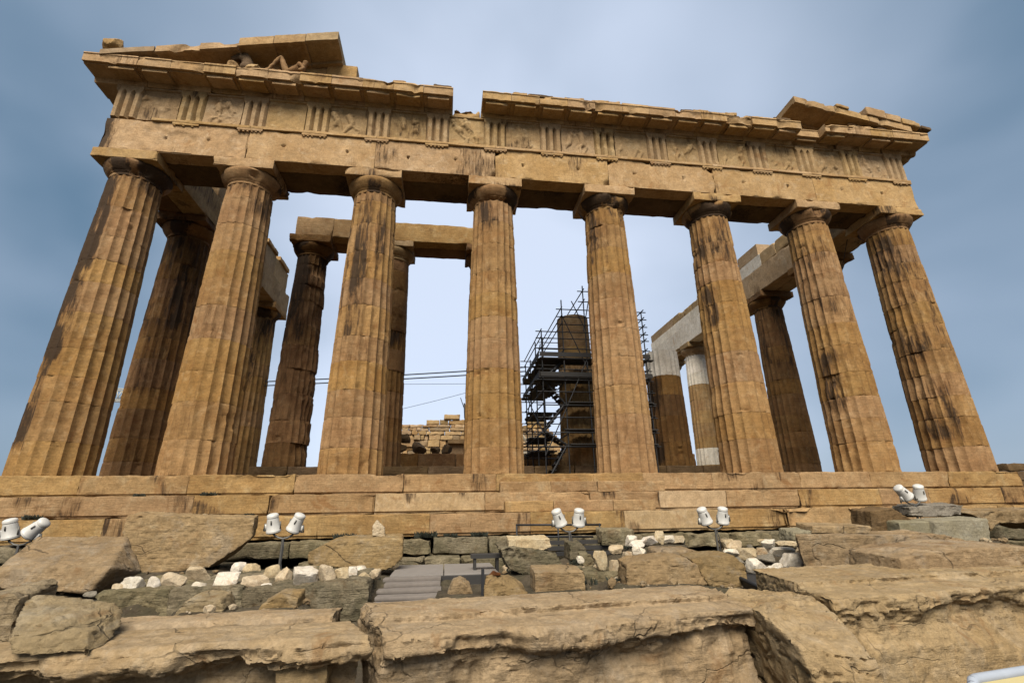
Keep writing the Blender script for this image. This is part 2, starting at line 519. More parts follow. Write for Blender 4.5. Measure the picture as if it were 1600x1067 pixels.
MT['crane'] = plain('cream_crane_paint', (0.62, 0.58, 0.48), 0.5)
MT['weed'] = plain('dark_weed', (0.022, 0.026, 0.010), 0.8)
MT['signframe'] = plain('grey_blue_sign_frame', (0.50, 0.54, 0.60), 0.35)
MT['signpanel'] = plain('yellow_sign_panel', (0.60, 0.50, 0.24), 0.4, 0.0, 0.05)
MT['signprint'] = plain('blue_sign_print', (0.02, 0.03, 0.07), 0.4)
MT['cabin'] = plain('grey_cabin_paint', (0.20, 0.22, 0.20), 0.6)
MT['cabinroof'] = plain('cream_cabin_roof', (0.55, 0.48, 0.36), 0.6)
# ================================================================ the ground
def ground_z(X, Y, pts):
    base = -2.75 + 0.55 * sstep(Y, -7.7, -6.6)
    base = np.where(Y > 80, -2.4 - (Y - 80) * 0.01, base)
    P = np.stack([X, Y, X * 0], 1)
    near = np.exp(-((X / 40) ** 2 + ((Y + 6) / 40) ** 2))
    z = base + near * (0.06 * fbm(P, 0.7, 5, 4) + 0.03 * fbm(P, 4.0, 6, 3))
    w = np.zeros(len(X)); s = np.zeros(len(X))
    for px_, py_, pz_, pr_ in pts:
        d2 = (X - px_) ** 2 + (Y - py_) ** 2
        k = np.exp(-d2 / (pr_ * pr_)) * 3.0
        w += k; s += k * pz_
    k = np.clip(w, 0, 1)
    return z * (1 - k) + np.where(w > 1e-6, s / np.maximum(w, 1e-6), 0) * k
def build_ground(pts):
    t = np.linspace(-1, 1, 261)
    xs = 12 * t * 1.25 + np.sign(t) * 2600 * np.abs(t) ** 14
    ys = -5 + 9 * t + np.sign(t) * 2600 * np.abs(t) ** 14
    X, Y = np.meshgrid(xs, ys, indexing='ij')
    n, m = X.shape
    z = ground_z(X.ravel(), Y.ravel(), pts)
    V = np.stack([X.ravel(), Y.ravel(), z], 1)
    i = np.arange(n * m).reshape(n, m)
    F = np.stack([i[:-1, :-1].ravel(), i[1:, :-1].ravel(), i[1:, 1:].ravel(), i[:-1, 1:].ravel()], 1)
    tag(add('ground', V, F, MT['soil'], origin=(0, 0, -2.4)), kind='structure')

# ================================================================ stepped platform
plat = thing('stepped_platform', (0, -2.4, -1.6), 'three-stepped ochre marble platform carrying the temple columns', 'temple platform')
rng = random.Random(5)
def splits(a, b, lo, hi):
    out = [a]
    while out[-1] < b - hi:
        out.append(out[-1] + rng.uniform(lo, hi))
    if b - out[-1] < lo * 0.6:
        out[-1] = b
    else:
        out.append(b)
    return out
STEP = [(-1.02, -0.55, 0.0, 15.44), (-1.72, -1.07, -0.553, 16.14), (-2.42, -1.60, -1.073, 16.84)]
for si, (yf, za, zb, hx) in enumerate(STEP):
    st = add('step', *worn_box(-hx + 0.4, hx - 0.4, yf + 0.76, yf + 1.2, za, zb - 0.01, step=4.0), MT['step'], plat)
    xs = splits(-hx, hx, 1.5, 3.0)
    for a, b in zip(xs, xs[1:]):
        dy = rng.uniform(-0.015, 0.02)
        big = 0.10 if (si == 2 and a > 3) else (0.05 if rng.random() < 0.3 else 0.0)
        V, F = worn_box(a + 0.0015, b - 0.0015, yf + dy * 0.5, yf + 0.75, za, zb + rng.uniform(-0.012, 0.004), step=0.075, r=0.014, chip=0.13, rough=0.012, big=big)
        low_ = (V[:, 2] < za + 0.062) & (V[:, 1] < yf + 0.2)
        V[:, 1] += np.where(low_, 0.035 + 0.03 * np.clip(fbm(V, 1.5, nseed(), 3), 0, 1), 0)
        s = 0.55 * sstep(fbm(V, 1.2, nseed(), 3), 0.35, 0.9) + 0.5 * np.exp(-np.minimum(np.abs(V[:, 0] - a), np.abs(V[:, 0] - b)) / 0.03) * (fbm(V, 0.9, nseed(), 2) > 0.45)
        cx_ = (a + b) / 2
        bm_ = 'rubble_dark' if (si == 0 and -8.3 < cx_ < -6.3) else ('new_warm' if (si, int(cx_)) in ((1, 3), (0, 4), (1, -3), (2, 2)) else 'step')
        add('step_block', V, F, MT[bm_], st, sharp=40, stain=s)
    # returns of the step along both flanks
    for sx in (-1, 1):
        ys = splits(yf + 0.76, 20, 1.5, 2.3)
        for a, b in zip(ys, ys[1:]):
            x0, x1 = (hx - 0.75, hx) if sx > 0 else (-hx, -hx + 0.75)
            add('step_block', *worn_box(x0, x1, a + 0.004, b - 0.004, za, zb, step=0.3, r=0.02, chip=0.12), MT['step'], st, sharp=40)
# stair blocks set into the middle of the steps
for (yf, za, zb), xs in zip([(-1.37, -0.549, -0.25), (-2.07, -1.069, -0.79)], [(-2.1, -0.65, 0.72, 2.75), (-2.05, -0.75, 0.9, 2.1)]):
    for a, b in zip(xs, xs[1:]):
        add('stair_block', *worn_box(a + 0.004, b - 0.004, yf, yf + 0.34, za, zb, step=0.1, r=0.02, chip=0.1), MT['step'], plat, sharp=40)
# floor slabs and the core under the colonnade
for i, a in enumerate(np.arange(-14.6, 14.5, 2.09)):
    for j, yy in enumerate(np.arange(-0.26, 10, 2.1)):
        add('floor_slab', *worn_box(a + 0.004, a + 2.082, yy + 0.004, yy + 2.094, -0.3, -0.004, step=1.2, r=0.015, chip=0.03), MT['step'], plat, sharp=40)
add('core', *boxv(-14.6, 14.6, 0.2, 67.5, -2.6, -0.31), MT['moss'], plat, smooth=False)
add('core', *boxv(-14.6, 14.6, 10.3, 67, -0.30, -0.01), MT['step'], plat, smooth=False)
# the two low steps and threshold of the inner porch
xs = splits(-11.3, 11.3, 1.3, 2.2)
for a, b in zip(xs, xs[1:]):
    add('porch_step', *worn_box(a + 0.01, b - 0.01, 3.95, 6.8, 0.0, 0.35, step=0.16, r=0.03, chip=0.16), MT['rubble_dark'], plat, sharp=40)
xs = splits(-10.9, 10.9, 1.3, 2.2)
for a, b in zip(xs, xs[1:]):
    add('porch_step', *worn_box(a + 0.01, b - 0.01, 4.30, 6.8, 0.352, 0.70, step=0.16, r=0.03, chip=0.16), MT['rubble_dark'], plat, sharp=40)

found = thing('foundation', (0, -3.2, -2.3), 'grey green mossy foundation courses below the lowest step', 'foundation')
for (yf, za, zb, lo, hi, skip) in ((-2.95, -1.98, -1.615, 0.9, 1.6, 0.12), (-3.75, -2.35, -1.99, 0.8, 1.5, 0.42)):
    xs = splits(-15.5, 15.5, lo, hi)
    for a, b in zip(xs, xs[1:]):
        if rng.random() < skip and not (-4.6 < a < -2.4):
            continue
        d = rng.uniform(-0.12, 0.12)
        add('foundation_block', *worn_box(a + 0.02, b - 0.02, yf + d, yf + 1.2, za, zb - rng.uniform(0, 0.05), step=0.1, r=0.05, chip=0.2, rough=0.03, big=0.06), MT['moss'], found, sharp=50)

# ================================================================ columns
def column(label, x, y, z0, sh, r0, r1, seed, mat='shaft', group=None, nf=8, dz=0.08, top=None, stains=(), erode=(), white=(), capital=True, joints=None, ab=1.0, name='doric_column', chipk=1.0, capmat=None, smoothz=(), abd=1.0, abmat=None):
    rg = random.Random(seed)
    t = thing(name, (x, y, z0), label, 'column', group)
    H = sh if top is None else top
    if joints is None:
        joints = [0.0]
        while joints[-1] < H - 1.25:
            joints.append(joints[-1] + rg.uniform(0.72, 1.12))
        joints.append(H)
    n = 20 * nf
    th = np.arange(n) / n * 2 * math.pi + 0.5 * math.pi / 20
    ph = (np.arange(n) % nf) / nf
    scal = 1 - (2 * ph - 1) ** 2
    jst = [rg.choice([0.05, 0.2, 0.6, 1.0, 1.3]) for _ in joints]
    for k, (a, b) in enumerate(zip(joints, joints[1:])):
        zm = (a + b) / 2
        iswhite = any(p <= zm <= q for p, q in white)
        issm = any(p <= zm <= q for p, q in smoothz)
        g = 0.0025
        zs = lines(a + g, b - g, dz, 0.06)
        T, Zz = np.meshgrid(th, zs)
        SC, _ = np.meshgrid(scal, zs)
        T, Zz, SC = T.ravel(), Zz.ravel(), SC.ravel()
        tt = Zz / sh
        Rz = r0 + (r1 - r0) * tt + 0.018 * 4 * tt * (1 - tt)
        jx, jy = rg.uniform(-0.006, 0.006), rg.uniform(-0.006, 0.006)
        P = np.stack([x + Rz * np.cos(T), y + Rz * np.sin(T), z0 + Zz], 1)
        S = seed * 7 + k * 3
        depth = 0.068 * Rz / 0.95 * SC
        if issm:
            depth = depth * 0
        wear = 0.003 + 0.018 * np.clip(fbm(P, 1.6, S, 3) - 0.15, 0, 1)
        if iswhite:
            wear = wear * 0.25
        dr = np.maximum(depth, wear) if not issm else depth
        ck = chipk * (0.25 if iswhite else 1.0)
        dr = dr + ck * (0.06 * sstep(fbm(P * np.array([1, 1, 1.5], dtype=np.float32), 1.3, S + 40, 4), 0.8, 1.3)
                        + 0.018 * sstep(fbm(P, 5.0, S + 60, 3), 0.5, 1.0))
        dr = dr + 0.004 * fbm(P, 9.0, S + 70, 2) * ck
        d = np.minimum(Zz - (a + g), (b - g) - Zz)
        js = np.where(Zz - a < b - Zz, jst[k], jst[k + 1])
        dr = dr + js * (0.004 + ck * 0.06 * np.clip(fbm(P, 2.6, seed + 90, 3) - 0.5, 0, 0.7)) * np.exp(-d / 0.025)
        for (ang, hw, amp) in erode:
            m = np.clip(1 - np.abs((T - R(ang) + math.pi) % (2 * math.pi) - math.pi) / R(hw), 0, 1)
            dr = dr + amp * sstep(m, 0, 0.5) * np.clip(0.45 + fbm(P, 1.5, S + 80, 4), 0, 1.4)
        s = np.zeros(len(P), dtype=np.float32)
        if not iswhite:
            for (ang, hw, za, zb, st) in stains:
                m = np.clip(1 - np.abs((T - R(ang) + math.pi) % (2 * math.pi) - math.pi) / R(hw), 0, 1)
                s = np.maximum(s, st * sstep(m, 0, 0.6) * sstep(Zz, za - 0.4, za + 0.4) * (1 - sstep(Zz, zb - 0.4, zb + 0.4)))
            s = s * np.clip(0.85 + 0.55 * fbm(P * np.array([1.6, 1.6, 0.7], dtype=np.float32), 1.3, seed + 6, 3), 0.1, 1.3)
            s = np.maximum(s, 0.3 * (fbm(P, 0.5, seed + 4, 2) > 0.45) * rg.uniform(0.3, 1.0))
        Rr = Rz - dr
        V = np.stack([x + jx + Rr * np.cos(T), y + jy + Rr * np.sin(T), z0 + Zz], 1)
        m_ = len(zs)
        i = np.arange(m_ * n).reshape(m_, n)
        F = np.stack([i[:-1].ravel(), np.roll(i[:-1], -1, 1).ravel(), np.roll(i[1:], -1, 1).ravel(), i[1:].ravel()], 1).tolist()
        F += [i[0][::-1].tolist(), i[-1].tolist()]
        mm = MT['new'] if iswhite else MT[mat]
        add('drum', V, F, mm, t, sharp=28, stain=s)
    if not capital:
        return t
    # capital: neck, annulets and echinus, with the abacus as its sub-part
    k = r1 / 0.74
    prof = [(0.742, 0.0), (0.748, 0.09), (0.775, 0.10), (0.770, 0.118), (0.792, 0.128), (0.787, 0.146), (0.810, 0.158),
            (0.86, 0.22), (0.915, 0.29), (0.962, 0.37), (0.985, 0.44), (0.982, 0.485), (0.955, 0.515)]
    n2 = 72
    V, F = lathe([(r * k * ab, z * 1.0) for r, z in prof], n2, None, (x, y, z0 + sh + 0.003))
    V = np.array(V)
    cen = np.array([x, y, 0])
    D = (V - cen); D[:, 2] = 0
    D /= np.linalg.norm(D, axis=1, keepdims=True) + 1e-9
    er = 0.004 * fbm(V, 6, seed, 2) + 0.16 * sstep(fbm(V, 1.5, seed + 8, 4), 0.4, 1.0) * chipk
    V = V - D * er[:, None]
    s = 0.95 * sstep(fbm(V, 1.2, seed + 2, 3), -0.1, 0.5)
    cm = MT[capmat or mat]
    cp = add('capital', V, F, cm, t, sharp=45, stain=s if not capmat else None)
    hw = 1.0 * k * ab
    V, F = worn_box(x - hw, x + hw, y - hw * abd, y + hw * abd, z0 + sh + 0.521, z0 + sh + 0.86, step=0.09, r=0.02, chip=0.42 * chipk, rough=0.008, seed=seed + 300, big=0.05 * chipk)
    s = 0.6 * sstep(fbm(V, 0.9, seed + 12, 3), 0.2, 0.7)
    add('abacus', V, F, MT[abmat] if abmat else cm, cp, sharp=40, stain=s if not capmat else None)
    return t
CX = [-14.42, -10.74, -6.444, -2.148, 2.148, 6.444, 10.74, 14.42]
SPEC = [
    ('leftmost front column with black crust down its left edge', [(230, 50, 3.2, 9.6, 1.35), (226, 40, 0.5, 4, 0.85), (270, 180, 8.9, 9.7, 0.6)], []),
    ('second front column from the left, pale with a battered capital', [(330, 45, 8.4, 9.7, 0.7), (270, 180, 9.2, 9.7, 0.5)], []),
    ('third front column from the left with a brown vertical streak', [(255, 28, 4.0, 9.7, 0.72), (300, 18, 6.0, 9.7, 0.6), (200, 30, 5, 9.7, 0.5)], []),
    ('fourth front column from the left, upright in the middle of the picture', [(260, 60, 8.4, 9.7, 0.75), (270, 60, 6.0, 7.5, 0.35)], []),
    ('fifth front column from the left, in front of the scaffolding', [(225, 45, 7.2, 9.7, 0.6), (290, 60, 8.9, 9.7, 0.5)], []),
    ('sixth front column from the left, banded brown near its top', [(250, 80, 7.4, 9.7, 0.5), (200, 40, 5, 9, 0.6)], [(190, 35, 0.03)]),
    ('seventh front column from the left with a black patch halfway up', [(215, 60, 3.7, 4.4, 0.8), (265, 60, 5.5, 9.2, 0.40), (200, 40, 2.0, 9.0, 0.5)], [(195, 35, 0.05)]),
    ('rightmost front column, brown stained along its left half', [(205, 65, 1.0, 9.4, 0.62), (250, 80, 3, 9.7, 0.36)], [(195, 35, 0.045)]),
]
for i, (lab, stn, er) in enumerate(SPEC):
    c = i in (0, 7)
    column(lab, CX[i], 0, 0, 9.57, 0.974 if c else 0.952, 0.755 if c else 0.74, 40 + i * 13, 'shaft', 'eight columns of the temple front', stains=stn, erode=er, ab=0.97, abd=0.93, abmat='beam')
FY = [3.68 + 4.29 * k for k in range(6)]
south = ['dark column behind and right of the leftmost front column', 'left flank column mostly hidden behind the second front column', 'farthest left flank column, its capital under the end of the beam']
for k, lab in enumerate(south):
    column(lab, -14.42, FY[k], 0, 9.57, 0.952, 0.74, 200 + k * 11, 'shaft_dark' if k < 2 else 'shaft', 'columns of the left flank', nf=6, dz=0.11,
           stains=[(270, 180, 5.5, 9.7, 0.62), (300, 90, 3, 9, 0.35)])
north = ['right flank column mostly hidden behind the seventh front column', 'dark right flank column seen between the sixth and seventh front columns',
         'right flank column mostly hidden behind the sixth front column', 'ochre and white patched right flank column, its capital under the white beam',
         'right flank column hidden behind the half-height porch column']
for k, lab in enumerate(north):
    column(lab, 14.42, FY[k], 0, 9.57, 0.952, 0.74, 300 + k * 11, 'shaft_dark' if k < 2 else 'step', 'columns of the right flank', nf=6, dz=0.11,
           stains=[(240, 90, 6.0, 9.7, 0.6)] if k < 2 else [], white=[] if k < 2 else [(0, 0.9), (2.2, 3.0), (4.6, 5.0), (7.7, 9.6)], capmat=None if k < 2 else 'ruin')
PX = [-9.9, -6.27, -2.09, 2.09, 6.27]
PR = dict(sh=9.2, r0=0.83, r1=0.655, nf=6, dz=0.10, group='columns of the inner porch')
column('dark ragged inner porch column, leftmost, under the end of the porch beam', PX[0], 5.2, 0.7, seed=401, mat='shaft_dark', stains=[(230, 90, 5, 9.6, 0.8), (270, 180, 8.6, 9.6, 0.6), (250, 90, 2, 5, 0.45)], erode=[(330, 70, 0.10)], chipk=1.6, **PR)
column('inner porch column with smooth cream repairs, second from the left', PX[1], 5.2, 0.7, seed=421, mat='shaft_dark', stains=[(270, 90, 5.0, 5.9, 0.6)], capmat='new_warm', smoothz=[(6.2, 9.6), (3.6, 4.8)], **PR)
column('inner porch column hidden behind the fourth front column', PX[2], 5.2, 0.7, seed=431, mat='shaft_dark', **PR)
column('broken column standing inside the scaffolding', PX[3], 5.2, 0.7, seed=443, mat='step', top=6.75, capital=False, smoothz=[(4.5, 7)], **PR)
column('half-height porch column with a white fluted upper part, right', PX[4], 5.2, 0.7, seed=457, mat='shaft_dark', top=5.2, capital=False, white=[(4.0, 6)], chipk=1.3, stains=[(190, 60, 0, 4, 0.7)], **PR)

# ================================================================ entablature of the front
ent = thing('entablature', (0, 0, 10.43), 'long carved marble entablature resting on the eight front columns', 'entablature')
JX = [-15.3] + CX[1:7] + [15.3]
HOLES = {0: [(-13.4, 11.05), (-12.0, 11.1)], 1: [(-9.55, 11.1), (-7.4, 11.05)], 2: [(-5.3, 11.0), (-3.6, 11.1)], 3: [(-1.1, 11.05), (1.0, 11.1)], 4: [(3.2, 11.1), (5.2, 11.05)], 5: [(7.7, 11.1), (9.6, 11.05)], 6: [(12.0, 11.1), (13.8, 11.05)]}
arch = []
for i, (a, b) in enumerate(zip(JX, JX[1:])):
    V, F = worn_box(a + 0.004, b - 0.004, -0.885, -0.30, 10.432, 11.67, step=0.06, r=0.012, chip=0.11, rough=0.007, big=0.05 if i == 0 else 0.02, seed=900 + i * 3)
    for hx, hz in HOLES[i]:
        d = np.hypot((V[:, 0] - hx) / 1.3, V[:, 2] - hz)
        V[:, 1] += np.where(V[:, 1] < -0.7, 0.14 * (1 - sstep(d, 0.02, 0.055)), 0)
    for jx in (a, b):                      # broken corners at some joints
        if i in (2, 3, 4) and rng.random() < 0.8:
            d = np.hypot(V[:, 0] - jx, (V[:, 2] - rng.choice([10.45, 11.6])) * 1.0)
            V[:, 1] += np.where(V[:, 1] < -0.6, 0.16 * (1 - sstep(d, 0.08, 0.26)), 0)
    s = 0.5 * sstep(fbm(V, 0.7, 70 + i, 3), 0.35, 0.9)
    if i == 0:
        s = np.maximum(s, 1.0 * (1 - sstep(V[:, 0], -15.25, -14.75)))
    ab_ = add('architrave_block', V, F, MT['beam'], ent, sharp=40, stain=s)
    arch.append(ab_)
    V, F = worn_box(a + 0.004, b - 0.004, -0.955, -0.30, 11.672, 11.778, step=0.12, r=0.012, chip=0.05)
    if i == 0:
        V, F = worn_box(a + 1.4, b - 0.004, -0.955, -0.30, 11.672, 11.778, step=0.12, r=0.012, chip=0.05)
    add('taenia', V, F, MT['beam'], ab_, sharp=40)
    V, F = worn_box(a + 0.01, b - 0.01, -0.285, 0.885, 10.432, 11.778, step=0.2, r=0.02, chip=0.12, rough=0.01)
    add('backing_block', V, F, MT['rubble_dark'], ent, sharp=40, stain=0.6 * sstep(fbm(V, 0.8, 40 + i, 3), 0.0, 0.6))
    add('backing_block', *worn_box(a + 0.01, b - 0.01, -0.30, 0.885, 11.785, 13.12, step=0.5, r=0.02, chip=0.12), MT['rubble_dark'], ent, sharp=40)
TX = [-14.88, -12.81, -10.74] + [-10.74 + 2.148 * k for k in range(1, 10)] + [10.74, 12.81, 14.88]
for k, x in enumerate(TX):
    # regula with six guttae under the taenia
    if k > 0:
        i = max(j for j in range(7) if JX[j] <= x - 0.05)
        prt = [worn_box(x - 0.42, x + 0.42, -0.945, -0.80, 11.585, 11.67, step=0.2, r=0.008, chip=0.03)]
        for g in range(6):
            if rng.random() < 0.8:
                prt.append(lathe([(0.042, 0), (0.034, 0.045)], 8, None, (x - 0.35 + 0.14 * g, -0.90, 11.541)))
        add('regula', *merge(prt), MT['beam'], arch[i], sharp=40)
    # triglyph: three shanks between two full and two half grooves
    w = 0.845
    xs = np.linspace(-w / 2, w / 2, 43); zs = np.concatenate([np.linspace(11.782, 12.75, 14), np.linspace(12.80, 13.125, 12)])
    V, F = lattice(xs, np.linspace(-0.90, -0.31, 4), zs)
    u = np.abs(((V[:, 0] / w + 0.5) * 3 + 0.5) % 1 - 0.5)
    gr = np.clip(1 - u / 0.27, 0, 1)
    topz = 12.93 - 0.10 * (1 - gr)
    gd = 0.15 * gr * (1 - sstep(V[:, 2], topz - 0.03, topz + 0.01))
    fr = V[:, 1] < -0.85
    V = V + np.array([x, 0, 0])
    er = 0.05 * sstep(fbm(V, 2.2, 500 + k, 4), 0.35, 1.0) + 0.006 * fbm(V, 7, 520 + k, 2)
    V[:, 1] += np.where(fr, gd + er, 0)
    s = 0.65 * sstep(fbm(V * np.array([2.0, 1, 0.5]), 1.0, 540 + k, 3), 0.25, 0.8) * sstep(V[:, 2], 12.0, 13.0)
    add('triglyph', V, F, MT['frieze'], ent, sharp=35, stain=s)
def limb(X, Zz, pts, r):
    """distance field of a chain of tapered limbs, as relief height"""
    h = np.zeros(len(X))
    for (x0, z0, r0_), (x1, z1, r1_) in zip(pts, pts[1:]):
        dx, dz_ = x1 - x0, z1 - z0
        L2 = dx * dx + dz_ * dz_ + 1e-9
        t = np.clip(((X - x0) * dx + (Zz - z0) * dz_) / L2, 0, 1)
        d = np.hypot(X - x0 - t * dx, Zz - z0 - t * dz_)
        rr = (r0_ + (r1_ - r0_) * t) * r
        h = np.maximum(h, np.sqrt(np.clip(rr * rr - d * d, 0, None)))
    return h
for k in range(14):
    a, b = TX[k] + 0.4245, TX[k + 1] - 0.4245
    w = b - a
    rg = random.Random(700 + k)
    xs = np.linspace(a, b, 64); zs = np.linspace(11.782, 13.125, 64)
    V, F = lattice(xs, np.linspace(-0.80, -0.31, 3), zs)
    X = (V[:, 0] - a) / w; Zz = (V[:, 2] - 11.782) / 1.343
    h = np.zeros(len(V))
    for q in range(2):
        cx = rg.uniform(0.22, 0.42) + 0.36 * q
        ln = rg.uniform(-0.22, 0.22)
        hip = (cx, rg.uniform(0.36, 0.46), 0.07); sh_ = (cx + ln, hip[1] + 0.28, 0.08)
        if rg.random() < 0.75: h = np.maximum(h, limb(X, Zz, [hip, sh_], 1.25))
        if rg.random() < 0.5: h = np.maximum(h, limb(X, Zz, [(sh_[0] + ln * 0.3, sh_[1] + 0.13, 0.055), (sh_[0] + ln * 0.35, sh_[1] + 0.15, 0.05)], 1.2))
        for s_ in (-1, 1):
            if rg.random() < 0.8:
                kn = (hip[0] + s_ * rg.uniform(0.06, 0.16), hip[1] - 0.17, 0.05); ft = (kn[0] + rg.uniform(-0.12, 0.08), 0.05, 0.035)
                h = np.maximum(h, limb(X, Zz, [hip, kn, ft], 1.15))
            if rg.random() < 0.5:
                el = (sh_[0] + s_ * 0.13, sh_[1] + rg.uniform(-0.14, 0.12), 0.035)
                h = np.maximum(h, limb(X, Zz, [sh_, el, (el[0] + rg.uniform(-0.1, 0.1), el[1] + 0.1, 0.03)], 1.1))
    fr = V[:, 1] < -0.75
    ero = np.clip(1.05 - 0.9 * sstep(fbm(V, 2.2, 600 + k, 4), -0.3, 0.5), 0, 1)
    rel = h * 1.05 * ero + 0.015 * fbm(V, 3.0, 620 + k, 4) + 0.02 * sstep(fbm(V, 1.7, 640 + k, 4), 0.2, 0.5)
    head = 0.07 * sstep(Zz, 0.935, 0.945)
    V[:, 1] -= np.where(fr, np.maximum(rel, head), 0)
    add('metope', V, F, MT['frieze'], ent, sharp=55, stain=0.45 * sstep(fbm(V, 1.3, 660 + k, 3), 0.3, 0.9))
# geison blocks, one above each triglyph and each metope, each with its mutule
def sweep(prof, xs, seed, chip=0.05, fine=0.006):
    """extrude a (y, z) outline along x, with worn edges"""
    n = len(prof)
    pr = []
    for (p, q) in zip(prof, prof[1:] + prof[:1]):
        L = math.hypot(q[0] - p[0], q[1] - p[1])
        m = max(1, int(L / 0.07))
        for t in range(m):
            pr.append((p[0] + (q[0] - p[0]) * t / m, p[1] + (q[1] - p[1]) * t / m))
    n = len(pr)
    V = np.array([(x, y, z) for x in xs for y, z in pr])
    c = np.array([0, np.mean([p[0] for p in pr]), np.mean([p[1] for p in pr])])
    i = np.arange(len(xs) * n).reshape(len(xs), n)
    F = np.stack([i[:-1].ravel(), i[1:].ravel(), np.roll(i[1:], -1, 1).ravel(), np.roll(i[:-1], -1, 1).ravel()], 1).tolist()
    F += [i[0].tolist(), i[-1][::-1].tolist()]
    D = (c - V); D[:, 0] = 0
    D /= np.linalg.norm(D, axis=1, keepdims=True) + 1e-9
    e = chip * sstep(fbm(V, 2.4, seed, 4), 0.3, 1.0) + fine * fbm(V, 7.0, seed + 3, 2)
    V = V + D * e[:, None]
    return V, F
GC = sorted(TX + [(p + q) / 2 for p, q in zip(TX, TX[1:])])
edges = [-16.05] + [(p + q) / 2 for p, q in zip(GC, GC[1:])] + [16.05]
for k, (a, b) in enumerate(zip(edges, edges[1:])):
    c = GC[k]
    if abs(c + 3.222) < 0.2:                   # the gap: only the back of the block is left
        add('geison_block', *worn_box(a + 0.02, b - 0.02, -0.84, 0.3, 13.13, 13.55, step=0.09, r=0.06, chip=0.4, rough=0.03, big=0.12), MT['beam'], ent, sharp=40)
        continue
    yo = -1.62 + rng.uniform(-0.012, 0.012)
    zt = 13.72 + rng.uniform(-0.05, 0.03)
    if abs(c - 10.74) < 0.3:
        yo = -1.25
    prof = [(yo, zt), (0.25, zt), (0.25, 13.132), (-0.90, 13.132), (-0.95, 13.30), (yo + 0.13, 13.30), (yo + 0.11, 13.345), (yo + 0.015, 13.33), (yo + 0.01, 13.60), (yo - 0.02, 13.63)]
    n = int((b - a) / 0.09)
    V, F = sweep(prof, list(np.linspace(a + 0.006, b - 0.006, n)), 1100 + k * 5, chip=0.10 + (0.07 if k % 5 == 0 else 0))
    s = 0.4 * sstep(fbm(V, 0.9, 60 + k, 3), 0.3, 0.8)
    gb = add('geison_block', V, F, MT['beam'], ent, sharp=38, stain=s)
    if rng.random() < 0.93:
        w2 = 0.42 * rng.uniform(0.9, 1.02)
        prof = [(yo + 0.125, 13.298), (-0.97, 13.298), (-0.97, 13.270), (yo + 0.12, 13.205)]
        V, F = sweep(prof, list(np.linspace(c - w2, c + w2, 8)), 1300 + k * 5, chip=0.07)
        add('mutule', V, F, MT['beam'], gb, sharp=38)
# ragged remains of the crowning course along the top edge
for q in range(34):
    x = rng.uniform(-6.0, 15.0); L_ = rng.uniform(0.25, 0.8)
    if -4.2 < x < -2.4 or x + L_ > 15.6 or 9.9 < x < 11.6:
        continue
    add('crown_fragment', *worn_box(x, x + L_, -1.60 + rng.uniform(0, 0.05), -0.9, 13.70, 13.76 + rng.uniform(0, 0.07), step=0.07, r=0.03, chip=0.16, rough=0.02, big=0.05), MT['rubble_dark' if q % 3 == 0 else 'beam'], ent, sharp=40)
# flank returns of the cornice
for sx in (-1, 1):
    for j in range(3):
        y0 = 0.27 + j * 1.07
        x0, x1 = (13.9, 16.03) if sx > 0 else (-16.03, -13.9)
        add('geison_block', *worn_box(x0, x1, y0, y0 + 1.06, 13.135, 13.70, step=0.2, r=0.02, chip=0.15), MT['beam'], ent, sharp=40)

# ================================================================ pediment corners
ped = thing('pediment_corner', (-12, -0.8, 13.72), 'surviving left corner of the pediment with sloping cornice above the sculptures', 'pediment')
def raking(parent, x0, x1, zf, yo, th, mat, seed, yback=0.1, chip=0.06, name='raking_block'):
    xs = np.linspace(x0, x1, max(3, int(abs(x1 - x0) / 0.1)))
    prof = [(yo, 0.0), (yo, -th), (yo + 0.12, -th - 0.02), (yo + 0.14, -th + 0.04), (-0.75, -th + 0.02), (-0.75, -th - 0.10), (yback, -th - 0.10), (yback, 0.0)]
    V, F = sweep(prof[::-1], list(xs), seed, chip=chip)
    V[:, 2] += zf(V[:, 0])
    return add(name, V, F, MT[mat], parent, sharp=38)
zl = lambda X: 13.80 + 0.238 * (X + 15.45)
for j, (a, b, dz_, th, m_) in enumerate([(-15.55, -13.95, 0.02, 0.20, 'new_warm'), (-13.9, -12.55, 0.02, 0.26, 'beam'), (-12.54, -11.35, 0.02, 0.28, 'beam'), (-11.33, -10.2, 0.17, 0.36, 'beam'), (-10.19, -9.14, 0.19, 0.38, 'beam'), (-9.13, -8.02, 0.20, 0.36, 'new_warm')]):
    raking(ped, a, b - 0.008, lambda X, d=dz_: zl(X) + d, -1.68, th, m_, 1500 + j * 7, chip=0.03 if m_ == 'new_warm' else 0.10)
for j, x in enumerate(np.arange(-14.2, -7.5, 1.12)):
    h = min(zl(x) - 0.33 - 13.72, 2)
    if h > 0.15:
        add('tympanum_block', *worn_box(x + 0.005, x + 1.115, -0.62, -0.2, 13.735, 13.72 + h + 0.24, step=0.15, r=0.02, chip=0.08), MT['beam'], ped, sharp=40)
for (a, b, h) in ((-7.72, -7.25, 0.42), (-7.24, -6.9, 0.33), (-6.88, -6.55, 0.5), (-6.54, -6.05, 0.16)):
    add('tympanum_block', *worn_box(a, b - 0.01, -1.15, -0.5, 13.735, 13.72 + h, step=0.09, r=0.03, chip=0.14, rough=0.015, big=0.04), MT['new_warm'], ped, sharp=40)
ped2 = thing('pediment_corner', (13, -0.8, 13.72), 'surviving right corner of the pediment with broken sloping cornice', 'pediment')
zr = lambda X: 13.90 + 0.195 * (15.6 - X)
for j, (a, b) in enumerate([(10.15, 11.9), (11.91, 13.4), (13.41, 15.3)]):
    raking(ped2, a, b - 0.008, zr, -1.66, 0.30, 'beam', 1600 + j * 7, chip=0.09)
